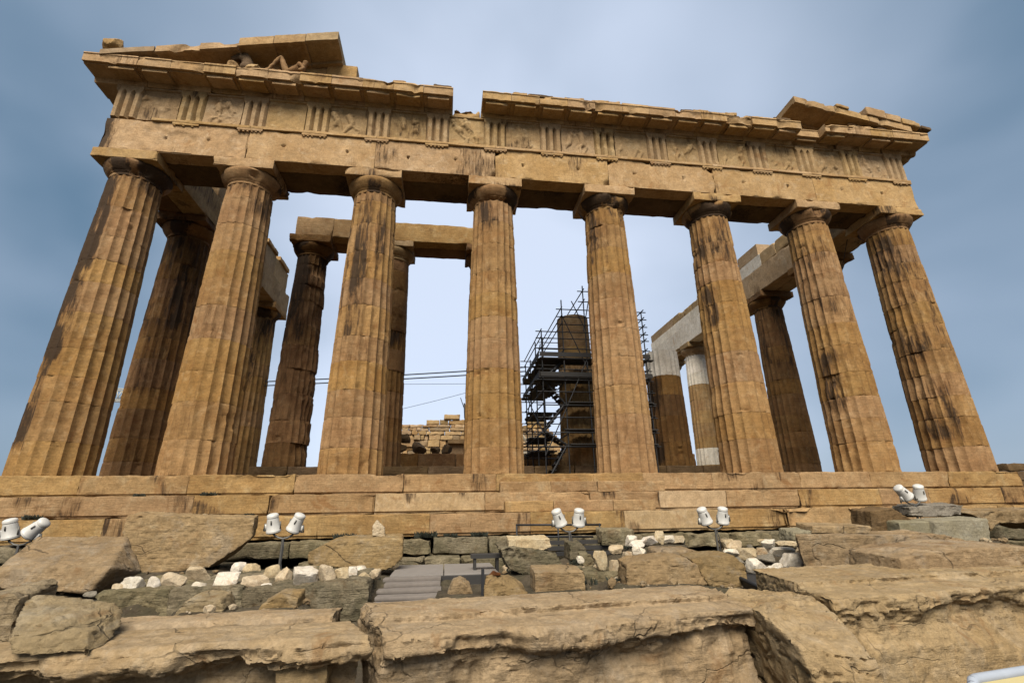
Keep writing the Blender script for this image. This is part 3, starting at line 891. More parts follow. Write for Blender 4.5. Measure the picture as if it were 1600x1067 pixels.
for j, (a, b, h) in enumerate([(12.0, 12.55, 0.14), (13.35, 14.2, 0.42), (14.21, 14.9, 0.33), (14.91, 15.75, 0.27), (15.76, 16.2, 0.14)]):
    V, F = worn_box(a, b - 0.01, -1.72, -0.6, 0.004, h, step=0.08, r=0.03, chip=0.14, rough=0.015)
    V[:, 2] += zr(V[:, 0])
    add('sima_block', V, F, MT['rubble_dark'] if j == 4 else MT['beam'], ped2, sharp=40)
for j, x in enumerate(np.arange(10.6, 14.2, 1.15)):
    h = zr(x + 1.1) - 0.32 - 13.72
    add('tympanum_block', *worn_box(x + 0.005, x + 1.145, -0.62, -0.2, 13.735, 13.72 + max(0.1, h), step=0.15, r=0.02, chip=0.08), MT['beam'], ped2, sharp=40)

# ================================================================ side beams and porch beam
def beam(label, blocks, mat_default, group=None, name='side_beam'):
    b0 = blocks[0]
    t = thing(name, (b0[0], b0[2], b0[4]), label, 'stone beam', group)
    for q in blocks:
        x0, x1, y0, y1, z0, z1 = q[:6]
        m = q[6] if len(q) > 6 else mat_default
        nw = m in ('new', 'new_warm')
        V, F = worn_box(x0, x1, y0, y1, z0, z1, step=0.16, r=0.012 if nw else 0.03, chip=0.04 if nw else 0.16, rough=0.004 if nw else 0.01)
        add('beam_block', V, F, MT[m], t, sharp=40, stain=None if nw else 0.5 * sstep(fbm(V, 0.8, nseed(), 3), 0.2, 0.8))
    return t
bl = []
ys = [0.9, 3.68, 7.97, 13.55]
for a, b in zip(ys, ys[1:]):
    bl.append((-15.3, -14.4, a + .005, b - .005, 10.435, 11.775)); bl.append((-14.39, -13.535, a + .005, b - .005, 10.435, 11.775, 'frieze'))
for a, b in ((3.36, 5.6), (5.61, 8.1), (8.11, 10.6), (10.61, 12.9)):
    bl.append((-14.35, -13.56, a + .005, b - .005, 11.78, 12.95, 'frieze'))
for a, b in ((3.36, 5.2), (5.21, 6.6), (7.1, 8.6), (9.0, 10.6), (11.0, 12.7)):
    bl.append((-14.35, -13.46, a + .005, b - .005, 12.955, 13.20, 'beam'))
for a, b in ((3.5, 5.6), (5.61, 8.1), (8.11, 10.6)):
    bl.append((-15.28, -14.4, a + .005, b - .005, 11.78, 13.13))
beam('pale beam running back along the left flank columns', bl, 'shaft_dark')
bl = []
ys = [0.9, 3.68, 7.97, 12.26, 16.55, 21.9]
for i, (a, b) in enumerate(zip(ys, ys[1:])):
    bl.append((13.535, 14.39, a + .005, b - .005, 10.435, 11.775, 'ruin' if i < 2 else ('new_warm' if i == 2 else 'new')))
    bl.append((14.40, 15.3, a + .005, b - .005, 10.435, 11.775, 'ruin'))
for a, b, z1, m_ in ((3.36, 5.3, 12.5, 'ruin'), (5.31, 6.6, 12.5, 'ruin'), (6.61, 8.1, 12.5, 'new'), (6.7, 8.6, 13.2, 'new_warm'), (8.11, 10.5, 12.5, 'new'), (10.51, 12.6, 12.45, 'ruin'), (12.61, 14.9, 12.45, 'new'), (14.91, 17.3, 12.45, 'new'), (17.31, 21.9, 12.45, 'new')):
    z0 = 11.78 if z1 < 13 else 12.505
    bl.append((13.55, 14.4, a + .005, b - .005, z0, z1, m_))
for a, b, z1, m_ in ((12.7, 13.7, 13.15, 'new_warm'), (13.71, 14.6, 12.95, 'ruin'), (14.61, 15.6, 12.95, 'ruin'), (15.61, 16.5, 12.95, 'ruin'), (16.51, 17.6, 13.1, 'ruin'), (17.61, 19.5, 13.1, 'new_warm'), (19.51, 21.8, 13.1, 'new_warm')):
    bl.append((13.58, 14.35, a + .005, b - .005, 12.455, z1, m_))
beam('ochre and white patched beam running back along the right flank columns', bl, 'ruin')
bl = [(-10.6, -9.0, 4.45, 5.05, 10.765, 11.75, 'step'), (-8.99, -6.3, 4.45, 5.05, 10.765, 11.72, 'step'), (-6.29, -2.1, 4.45, 5.05, 10.765, 11.72, 'step'),
      (-10.6, -6.3, 5.07, 5.95, 10.765, 11.70, 'shaft_dark'), (-6.29, -2.1, 5.07, 5.95, 10.765, 11.70, 'shaft_dark')]
beam('cream stone beam lying across the inner porch columns', bl, 'new_warm', name='porch_beam')
# ================================================================ pediment sculptures
def skinned(name, joints, edges_, radii, mat, label, cat, sub=2, group=None, amp=0.012):
    me = bpy.data.meshes.new('tmp')
    me.from_pydata(joints, edges_, [])
    o = bpy.data.objects.new('tmp', me)
    COL.objects.link(o)
    md = o.modifiers.new('s', 'SKIN')
    for i, r in enumerate(radii):
        me.skin_vertices[0].data[i].radius = (r, r) if isinstance(r, float) else r
    me.skin_vertices[0].data[0].use_root = True
    o.modifiers.new('u', 'SUBSURF').levels = sub
    dg = bpy.context.evaluated_depsgraph_get()
    m2 = bpy.data.meshes.new_from_object(o.evaluated_get(dg))
    bpy.data.objects.remove(o)
    n = len(m2.vertices)
    P = np.empty(n * 3, dtype=np.float32); m2.vertices.foreach_get('co', P); P = P.reshape(-1, 3)
    N = np.empty(n * 3, dtype=np.float32); m2.vertices.foreach_get('normal', N); N = N.reshape(-1, 3)
    F = [list(p.vertices) for p in m2.polygons]
    P = P + N * (amp * fbm(P, 9, nseed(), 3))[:, None]
    return tag(add(name, P, F, mat), label, cat, group)
Y0 = -1.22
J = [(-9.62, Y0, 13.93), (-9.50, Y0, 14.08), (-9.28, Y0, 14.28), (-9.20, Y0, 14.42), (-9.16, Y0, 14.60), (-9.14, Y0, 14.66),     # pelvis, belly, chest, neck, head, crown
     (-9.74, Y0 - 0.10, 13.95), (-9.98, Y0 - 0.14, 14.62), (-10.32, Y0 - 0.16, 13.95), (-10.50, Y0 - 0.18, 13.82),               # bent leg
     (-9.74, Y0 + 0.10, 13.92), (-10.15, Y0 + 0.06, 14.18), (-10.62, Y0 + 0.0, 13.88), (-10.80, Y0, 13.84),                         # flat leg
     (-9.30, Y0 - 0.20, 14.30), (-9.10, Y0 - 0.26, 14.05), (-9.25, Y0 - 0.33, 13.84),                                               # near arm leaning
     (-9.22, Y0 + 0.18, 14.30), (-8.98, Y0 + 0.22, 14.05), (-8.80, Y0 + 0.18, 13.84)]
E_ = [(0, 1), (1, 2), (2, 3), (3, 4), (4, 5), (0, 6), (6, 7), (7, 8), (8, 9), (0, 10), (10, 11), (11, 12), (12, 13), (2, 14), (14, 15), (15, 16), (2, 17), (17, 18), (18, 19)]
Rr = [0.18, 0.165, 0.20, 0.075, 0.115, 0.085, 0.135, 0.09, 0.06, 0.05, 0.135, 0.09, 0.06, 0.05, 0.085, 0.062, 0.05, 0.085, 0.062, 0.05]
skinned('reclining_statue', J, E_, Rr, MT['shaft'], 'reclining marble figure with raised knee on the left pediment ledge', 'statue')
# two horse heads rising from the ledge, one paler one darker
def horse(x, y, z, s, mat, lab):
    P = [(0, 0, 0), (0.10, 0, 0.30), (0.02, 0, 0.58), (-0.10, -0.02, 0.74), (-0.30, -0.05, 0.62), (-0.48, -0.08, 0.47), (-0.02, 0.06, 0.84), (-0.02, -0.08, 0.84)]
    J = [(x + p[0] * s, y + p[1] * s, z + p[2] * s) for p in P]
    skinned('horse_head_statue', J, [(0, 1), (1, 2), (2, 3), (3, 4), (4, 5), (3, 6), (3, 7)], [q * s for q in (0.30, 0.24, 0.19, 0.16, 0.12, 0.085, 0.03, 0.03)], MT[mat], lab, 'statue', group='horse heads in the pediment')
horse(-11.15, -1.25, 13.80, 1.0, 'rubble_dark', 'dark carved horse head at the left of the pediment ledge')
horse(13.0, -1.25, 13.76, 0.62, 'frieze', 'weathered horse head fragment in the right pediment corner')
def stone_lump(V, F, vox, amp, seed, mat, name, label, cat, group=None, sc=1.0):
    P, N, F2 = remeshed(V, F, vox)
    P = roughen(P, N, amp, seed, sc)
    return tag(add(name, P, F2, mat, smooth=True, sharp=50), label, cat, group)
def cobble(c, w, d, h, seed, mat, name, label, cat, group=None):
    rg = np.random.RandomState(seed)
    bm = bmesh.new()
    bmesh.ops.create_icosphere(bm, subdivisions=4, radius=1.0)
    V = np.array([tuple(v.co) for v in bm.verts]); F = [[v.index for v in f.verts] for f in bm.faces]
    bm.free()
    n = rg.normal(size=(11, 3)); n /= np.linalg.norm(n, axis=1, keepdims=True)
    n = np.concatenate([n, [[0, 0, -1], [0, 0, 1]]])
    hh = np.concatenate([rg.uniform(0.55, 0.95, 11), [0.72, 0.80]])
    dots = V @ n.T
    rad = np.min(np.where(dots > 0.05, hh / np.maximum(dots, 0.05), 9), axis=1)
    rad = np.minimum(rad, 1.12)
    V = V * rad[:, None]
    V /= np.abs(V).max(0)
    V = V * (1 + 0.05 * fbm(V, 2.2, seed, 5, 0.6))[:, None]
    V = V * np.array([w / 2, d / 2, h / 2]) + np.array(c)
    return tag(add(name, V, F, mat, smooth=True, sharp=24), label, cat, group)
for j, (x, z, w, h, m_) in enumerate([(-10.85, 13.90, 0.55, 0.36, 'frieze'), (-11.55, 13.9, 0.5, 0.34, 'beam')]):
    cobble((x, -1.35, z), w, 0.4, h, 2000 + j, MT[m_], 'statue_fragment', ['draped marble fragment between the horse head and the reclining figure', 'ochre fragment on the ledge left of the dark horse head'][j], 'statue fragment')
cobble((-15.30, -1.45, 14.16), 0.72, 0.6, 0.70, 2010, MT['beam'], 'lion_head_spout', 'worn lion head block on the left roof corner', 'statue')

# ================================================================ scaffolding round the broken column
sc = thing('scaffolding', (2.4, 5.2, 0), 'dark steel tube scaffolding with plank decks round the broken column', 'scaffolding')
SX = [0.22, 1.15, 2.15, 3.45, 4.75]; SY = [3.45, 4.9, 6.3, 7.7]
def tb(name, a, b, r=0.027, parent=sc, mat='iron'):
    add(name, *tube(a, b, r, 8), MT[mat], parent, smooth=True, sharp=40)
rg = random.Random(9)
for ix, x in enumerate(SX):
    for iy, y in enumerate(SY):
        if 0 < ix < 4 and 0 < iy < 3:
            continue
        top = {0: 6.2, 1: 7.75, 2: 8.3, 3: 8.2, 4: 7.3}[ix] - 0.35 * (iy > 1) + rg.uniform(-0.1, 0.1)
        zb = 0.70 if 3.9 < y < 6.8 else 0.0
        tb('standard', (x, y, zb), (x, y, top))
        add('base_plate', *boxv(x - 0.08, x + 0.08, y - 0.08, y + 0.08, zb, zb + 0.012), MT['iron'], sc, smooth=False)
LV = [1.35, 1.9, 2.5, 3.0, 3.55, 4.05, 4.5, 4.95, 5.4, 5.85, 6.15]
for z in LV + [6.5, 6.85, 7.2, 7.6, 8.1]:
    x0 = 0.22 if z < 6.3 else (1.15 if z < 7.3 else 2.15)
    for y in (SY[0] - 0.03, SY[-1] + 0.03):
        if z > 7.3 and y > 5:
            continue
        tb('ledger', (x0 - 0.25, y, z), (4.95 if z < 7.3 else 3.6, y, z), 0.024)
    for x in ((x0 - 0.03, 4.78) if z < 7.3 else (x0,)):
        tb('transom', (x, SY[0] - 0.2, z + 0.05), (x, SY[-1] + 0.2, z + 0.05), 0.024)
for z in (1.9, 3.0, 4.05, 5.4):
    for x in (1.15, 3.45):
        tb('transom', (x, SY[0] - 0.2, z - 0.05), (x, SY[1], z - 0.05), 0.024)
for (a, b) in [((0.2, 3.4, 1.0), (1.15, 3.4, 2.9)), ((1.15, 3.4, 2.9), (2.1, 3.4, 4.9)), ((2.15, 3.4, 4.5), (1.15, 3.4, 6.9)), ((2.05, 3.4, 6.2), (2.5, 3.4, 8.2)), ((0.17, 3.5, 1.9), (0.17, 7.6, 4.4)), ((0.17, 7.6, 3.0), (0.17, 3.5, 5.6)), ((3.4, 3.4, 1.2), (4.7, 3.4, 3.3)), ((2.1, 3.4, 6.4), (1.6, 3.4, 7.6))]:
    tb('brace', a, b, 0.023)
def deck(z, x0, x1, y0, y1):
    y = y0
    while y < y1 - 0.1:
        dx = rg.uniform(-0.18, 0.12)
        add('deck_board', *boxv(x0 + dx, x1 + rg.uniform(-0.1, 0.15), y, y + 0.225, z, z + 0.045), MT['deck'], sc, smooth=False)
        y += 0.235
for z, gap in ((1.42, 0.4), (2.00, 0.3), (3.10, 0.3), (4.12, 0.0), (4.95, 0.0)):
    deck(z, 0.1 if z > 4 else 1.2, 4.9, SY[0] - 0.1, SY[0] + 0.75)
    deck(z, 0.1, 1.1, SY[0] + (0.95 if z > 4 else 2.2), SY[-1])
for z in (4.3, 5.15):
    add('toe_board', *boxv(0.1, 4.9, SY[0] - 0.14, SY[0] - 0.115, z - 0.13, z + 0.06), MT['deck'], sc, smooth=False)
    add('toe_board', *boxv(0.05, 0.075, SY[0] - 0.1, SY[-1], z - 0.13, z + 0.10), MT['deck'], sc, smooth=False)
for (xa, za, xb, zb) in ((0.3, 0.02, 1.15, 1.42), (1.15, 1.46, 0.3, 2.0), (0.3, 2.05, 1.15, 3.1), (1.15, 3.15, 0.3, 4.12), (0.3, 4.16, 1.15, 4.95)):
    d = Vector((xb - xa, 0, zb - za))
    for yy in (3.75, 4.35):
        tb('stair_stringer', (xa, yy, za), (xb, yy, zb), 0.045)
    for q in range(1, 6):
        p = Vector((xa, 0, za)) + d * (q / 6)
        add('stair_tread', *boxv(p.x - 0.11, p.x + 0.11, 3.75, 4.35, p.z - 0.015, p.z + 0.015), MT['deck'], sc, smooth=False)

# ================================================================ ruins inside and beyond
rng = random.Random(77)
low = thing('low_wall', (-2, 9, 0), 'low wall of brown blocks across the inner chamber', 'wall')
xs = splits(-9.5, 9.5, 1.1, 2.0)
for a, b in zip(xs, xs[1:]):
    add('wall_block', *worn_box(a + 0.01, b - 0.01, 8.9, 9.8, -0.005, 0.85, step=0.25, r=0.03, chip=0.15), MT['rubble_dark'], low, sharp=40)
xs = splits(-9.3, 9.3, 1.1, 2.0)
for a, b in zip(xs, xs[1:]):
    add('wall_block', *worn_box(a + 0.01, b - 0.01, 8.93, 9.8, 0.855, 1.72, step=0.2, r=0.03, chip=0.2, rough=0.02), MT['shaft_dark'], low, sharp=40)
for j, (x, z, w, h, lab) in enumerate([(-6.0, 1.99, 1.15, 0.52, 'dark capital fragment on the low wall, largest and leftmost'), (-5.0, 2.02, 0.85, 0.60, 'tall dark rounded stone on the low wall'), (-4.1, 1.92, 0.62, 0.4, 'low dark stone on the low wall'), (-3.55, 1.96, 0.6, 0.5, 'dark rounded stone at the right of the low wall heap'), (-5.6, 2.52, 0.6, 0.46, 'brown stone on top of the low wall heap')]):
    cobble((x, 9.4, z), w, 0.7, h, 2100 + j, MT['rubble_dark'], 'fallen_fragment', lab, 'stone', 'heap of dark fragments on the low wall')
cobble((-5.75, 8.2, 0.90), 0.42, 0.4, 0.34, 2150, MT['grey'], 'covered_bundle', 'small pale grey bundle in front of the low wall', 'bundle')
wall = thing('ruined_wall', (-1, 45, 0), 'far ragged wall of small ochre blocks seen between the middle columns', 'wall')
def wtop(x):
    pts = [(-10.5, 3.5), (-9.6, 8.6), (-8.8, 10.0), (-6, 10.1), (-3.2, 10.9), (-1, 10.9), (1, 10.5), (5.5, 9.8), (7.5, 10.2), (9.5, 9.8), (11, 6)]
    return float(np.interp(x, [p[0] for p in pts], [p[1] for p in pts]))
z = 0.0
ri = 0
while z < 11:
    hgt = rng.choice([0.4, 0.5, 0.62, 0.85])
    x = -10.4 + rng.uniform(0, 0.6)
    while x < 10.8:
        w = rng.choice([0.5, 0.8, 1.1, 1.6, 2.3]) * rng.uniform(0.85, 1.15)
        if z + hgt < wtop(x + w / 2) + rng.uniform(-0.35, 0.35):
            if not (-3.0 < x + w / 2 < -1.0 and 5.0 < z < 7.4):
                dy = rng.uniform(-0.25, 0.22)
                if z > 2.2:
                    add('wall_block', *worn_box(x + 0.02, x + w - 0.02, 45 + dy, 45.9, z + 0.015, z + hgt - rng.uniform(0.01, 0.07), step=0.25, r=0.08, chip=0.35, rough=0.05, big=0.08), MT[rng.choice(['ruin', 'ruin', 'step', 'rubble'])], wall, sharp=40)
        x += w
    z += hgt
add('wall_core', *boxv(-9.3, 10.2, 45.35, 46.6, -0.02, 8.2), MT['rubble_dark'], wall, smooth=False)
add('lintel', *worn_box(-3.4, -0.6, 44.7, 45.5, 7.1, 7.6, step=0.5, r=0.05), MT['rubble_dark'], wall, sharp=40)
mast = thing('survey_mast', (-1.35, 45.3, 10.6), 'thin crooked mast on top of the far ragged wall', 'mast')
add('pole', *tube((-1.35, 45.3, 10.3), (-1.45, 45.3, 12.2), 0.10), MT['iron'], mast)
add('arm', *tube((-1.42, 45.3, 11.4), (-1.95, 45.3, 12.9), 0.05), MT['iron'], mast)
cab = thing('site_cabin', (1.1, 15, 0), 'small grey site cabin with cream roof beside the scaffolding', 'cabin')
add('wall', *boxv(0.6, 2.6, 15, 17, -0.005, 2.4), MT['cabin'], cab, smooth=False)
rf = add('roof', *boxv(0.45, 2.75, 14.85, 17.15, 2.405, 2.55), MT['cabinroof'], cab, smooth=False)
add('window', *boxv(1.1, 1.7, 14.96, 14.998, 1.2, 1.9), MT['lens'], cab, smooth=False)
for q in range(3):
    add('ladder', *merge([tube((0.55 + q * 0.22, 14.8, 4.4 - q * .3), (1.6 + q * 0.1, 14.8, 2.56), 0.03)]), MT['cabinroof'], cab)
far = thing('ruined_wall', (34, 14, 0), 'heap of dark weathered blocks beyond the right end of the steps', 'wall')
for j, (x, z0, w, h) in enumerate([(33.2, -2.4, 2.4, 2.9), (35.6, -2.4, 2.5, 2.8), (38.1, -2.4, 2.4, 2.5), (33.6, 0.52, 1.7, 0.6), (35.5, 0.42, 2.0, 0.55), (33.9, 1.13, 1.5, 0.5)]):
    add('wall_block', *worn_box(x, x + w - 0.03, 13.4, 15, z0, z0 + h, step=0.3, r=0.1, chip=0.4, rough=0.05), MT['rubble_dark'], far, sharp=40)
# crane jib behind the left columns and the cables strung to the scaffolding
jib = thing('crane', (-44, 45, -2.4), 'cream lattice crane jib glimpsed behind the leftmost columns', 'crane')
C4 = [(dy, dz_) for dy in (0, 1.0) for dz_ in (0, 1.3)]
for dy, dz_ in C4:
    add('jib_chord', *tube((-43.2, 45 + dy, 12.0 + dz_), (-37, 45 + dy, 12.0 + dz_ - 0.15), 0.08), MT['crane'], jib)
for q in range(6):
    x = -43.2 + q
    zz = 12.0 - 0.15 * q / 6
    for dy in (0, 1.0):
        add('lattice_bar', *tube((x, 45 + dy, zz), (x + 0.5, 45 + dy, zz + 1.3), 0.05), MT['crane'], jib)
        add('lattice_bar', *tube((x + 0.5, 45 + dy, zz + 1.3), (x + 1, 45 + dy, zz), 0.05), MT['crane'], jib)
add('mast', *merge([tube((-38.2 + a, 45 + b, -2.6), (-38.2 + a, 45 + b, 12.2), 0.10) for a in (0, 1) for b in (0, 1)]), MT['crane'], jib)
def cable(a, b, sag, r, lab):
    a, b = Vector(a), Vector(b)
    pts = [a.lerp(b, t / 24) - Vector((0, 0, sag * 4 * (t / 24) * (1 - t / 24))) for t in range(25)]
    tag(add('cable', *polytube(pts, r, 6), MT['cable']), lab, 'cable', 'cables behind the columns')
cable((-13.6, 12, 5.95), (0.2, 7.75, 5.85), 0.05, 0.03, 'upper of the two thick dark cables crossing behind the third column')
cable((-13.6, 12, 5.72), (0.2, 7.7, 5.62), 0.05, 0.03, 'lower of the two thick dark cables crossing behind the third column')
cable((-9.5, 12, 5.86), (0.2, 7.7, 5.0), 0.0, 0.010, 'thin level wire below the thick dark cables')
cable((-9.5, 12, 3.75), (0.2, 7.7, 5.4), 0.15, 0.010, 'thin slanting wire rising to the scaffolding')
cable((14.2, 1.6, 10.45), (15.1, 5.5, 4.2), -0.5, 0.016, 'loose pale cable hanging near the rightmost front column')

# ================================================================ floodlights
def floodlight(x, y, zb, zh, lab, tilts, pole_dx=0.0):
    t = thing('floodlight_stand', (x, y, zb), lab, 'floodlight', 'twin floodlights aimed at the temple')
    add('pole', *tube((x, y, zb), (x, y, zh - 0.28), 0.022, 10), MT['pole'], t, sharp=40)
    add('base_plate', *boxv(x - 0.12, x + 0.12, y - 0.12, y + 0.12, zb - 0.02, zb + 0.012), MT['pole'], t, smooth=False)
    pts = [(x - 0.22, y, zh - 0.13), (x - 0.17, y, zh - 0.22), (x - 0.08, y, zh - 0.275), (x, y, zh - 0.29), (x + 0.08, y, zh - 0.275), (x + 0.17, y, zh - 0.22), (x + 0.22, y, zh - 0.13)]
    add('crossbar', *polytube(pts, 0.018, 8), MT['pole'], t, sharp=40)
    add('power_cable', *polytube([(x + 0.015, y - 0.02, zh - 0.29), (x + 0.04, y - 0.04, zh - 0.45), (x + 0.03, y - 0.04, zh - 0.7), (x + 0.10, y - 0.10, zb + 0.03), (x + 0.45, y - 0.3, zb + 0.01)], 0.010, 6), MT['cable'], t)
    for s, ax in zip((-1, 1), tilts):
        c = Vector((x + s * 0.215, y, zh))
        A = Vector(ax).normalized()
        # tapered drum with a rounded back cap
        prof = [(0.02, -0.215), (0.158, -0.215), (0.166, -0.205), (0.166, -0.17), (0.158, -0.16), (0.138, 0.0), (0.124, 0.085), (0.118, 0.09), (0.118, 0.105), (0.128, 0.11), (0.128, 0.15), (0.118, 0.168), (0.085, 0.186), (0.04, 0.194), (0.006, 0.196)]
        prof = [(r_ * 0.80, z_ * 0.84) for r_, z_ in prof]
        h = add('lamp_housing', *lathe(prof, 28, A, c), MT['lamp'], t, sharp=35)
        add('lens', *lathe([(0.115, -0.193), (0.119, -0.1815)], 28, A, c), MT['lens'], h, sharp=35)
        side = A.cross(Vector((0, 1, 0))).normalized()
        b0, b1 = c + side * 0.134 + A * 0.0, c - side * 0.134
        piv = Vector((x + s * 0.22, y, zh - 0.20))
        add('yoke', *merge([tube(b0, b0 * 0.35 + piv * 0.65 + side * 0.10, 0.012), tube(b1, b1 * 0.35 + piv * 0.65 - side * 0.10, 0.012), tube(b0 * 0.35 + piv * 0.65 + side * 0.10, b1 * 0.35 + piv * 0.65 - side * 0.10, 0.012)]), MT['pole'], h)
        back = Vector((0, -1, 0.0)) - A * A.dot(Vector((0, -1, 0)))
        back.normalize()
        p = c + back * 0.114 - A * 0.02
        q = c + back * 0.110 + A * 0.05
        add('latch', *tube(p, q, 0.014, 6), MT['pole'], h)
        add('hinge_box', *merge([tube(c - side * 0.125 * s - A * 0.02, c - side * 0.155 * s - A * 0.14, 0.024, 6)]), MT['lamp'], h)
floodlight(-10.98, -5.2, -2.15, -1.21, 'twin white floodlights at the left edge behind the grooved block', [(-0.15, -0.25, 1), (0.85, -0.1, 0.75)])
floodlight(-6.60, -5.2, -2.15, -1.19, 'twin white floodlights between the tall slab and the wedge block', [(-0.12, -0.25, 1), (0.45, -0.2, 1)])
floodlight(-1.13, -5.2, -2.05, -1.18, 'twin white floodlights in the middle above the green boulder', [(-0.4, -0.25, 1), (0.05, -0.3, 1)])
floodlight(2.00, -5.2, -2.05, -1.19, 'twin white floodlights right of the middle pair, above the split block', [(-0.4, -0.2, 1), (0.0, -0.3, 1)])
floodlight(6.85, -5.2, -1.75, -0.77, 'highest twin white floodlights, at the right by the grey slab', [(-0.75, -0.1, 0.7), (-0.2, -0.35, 0.9)])

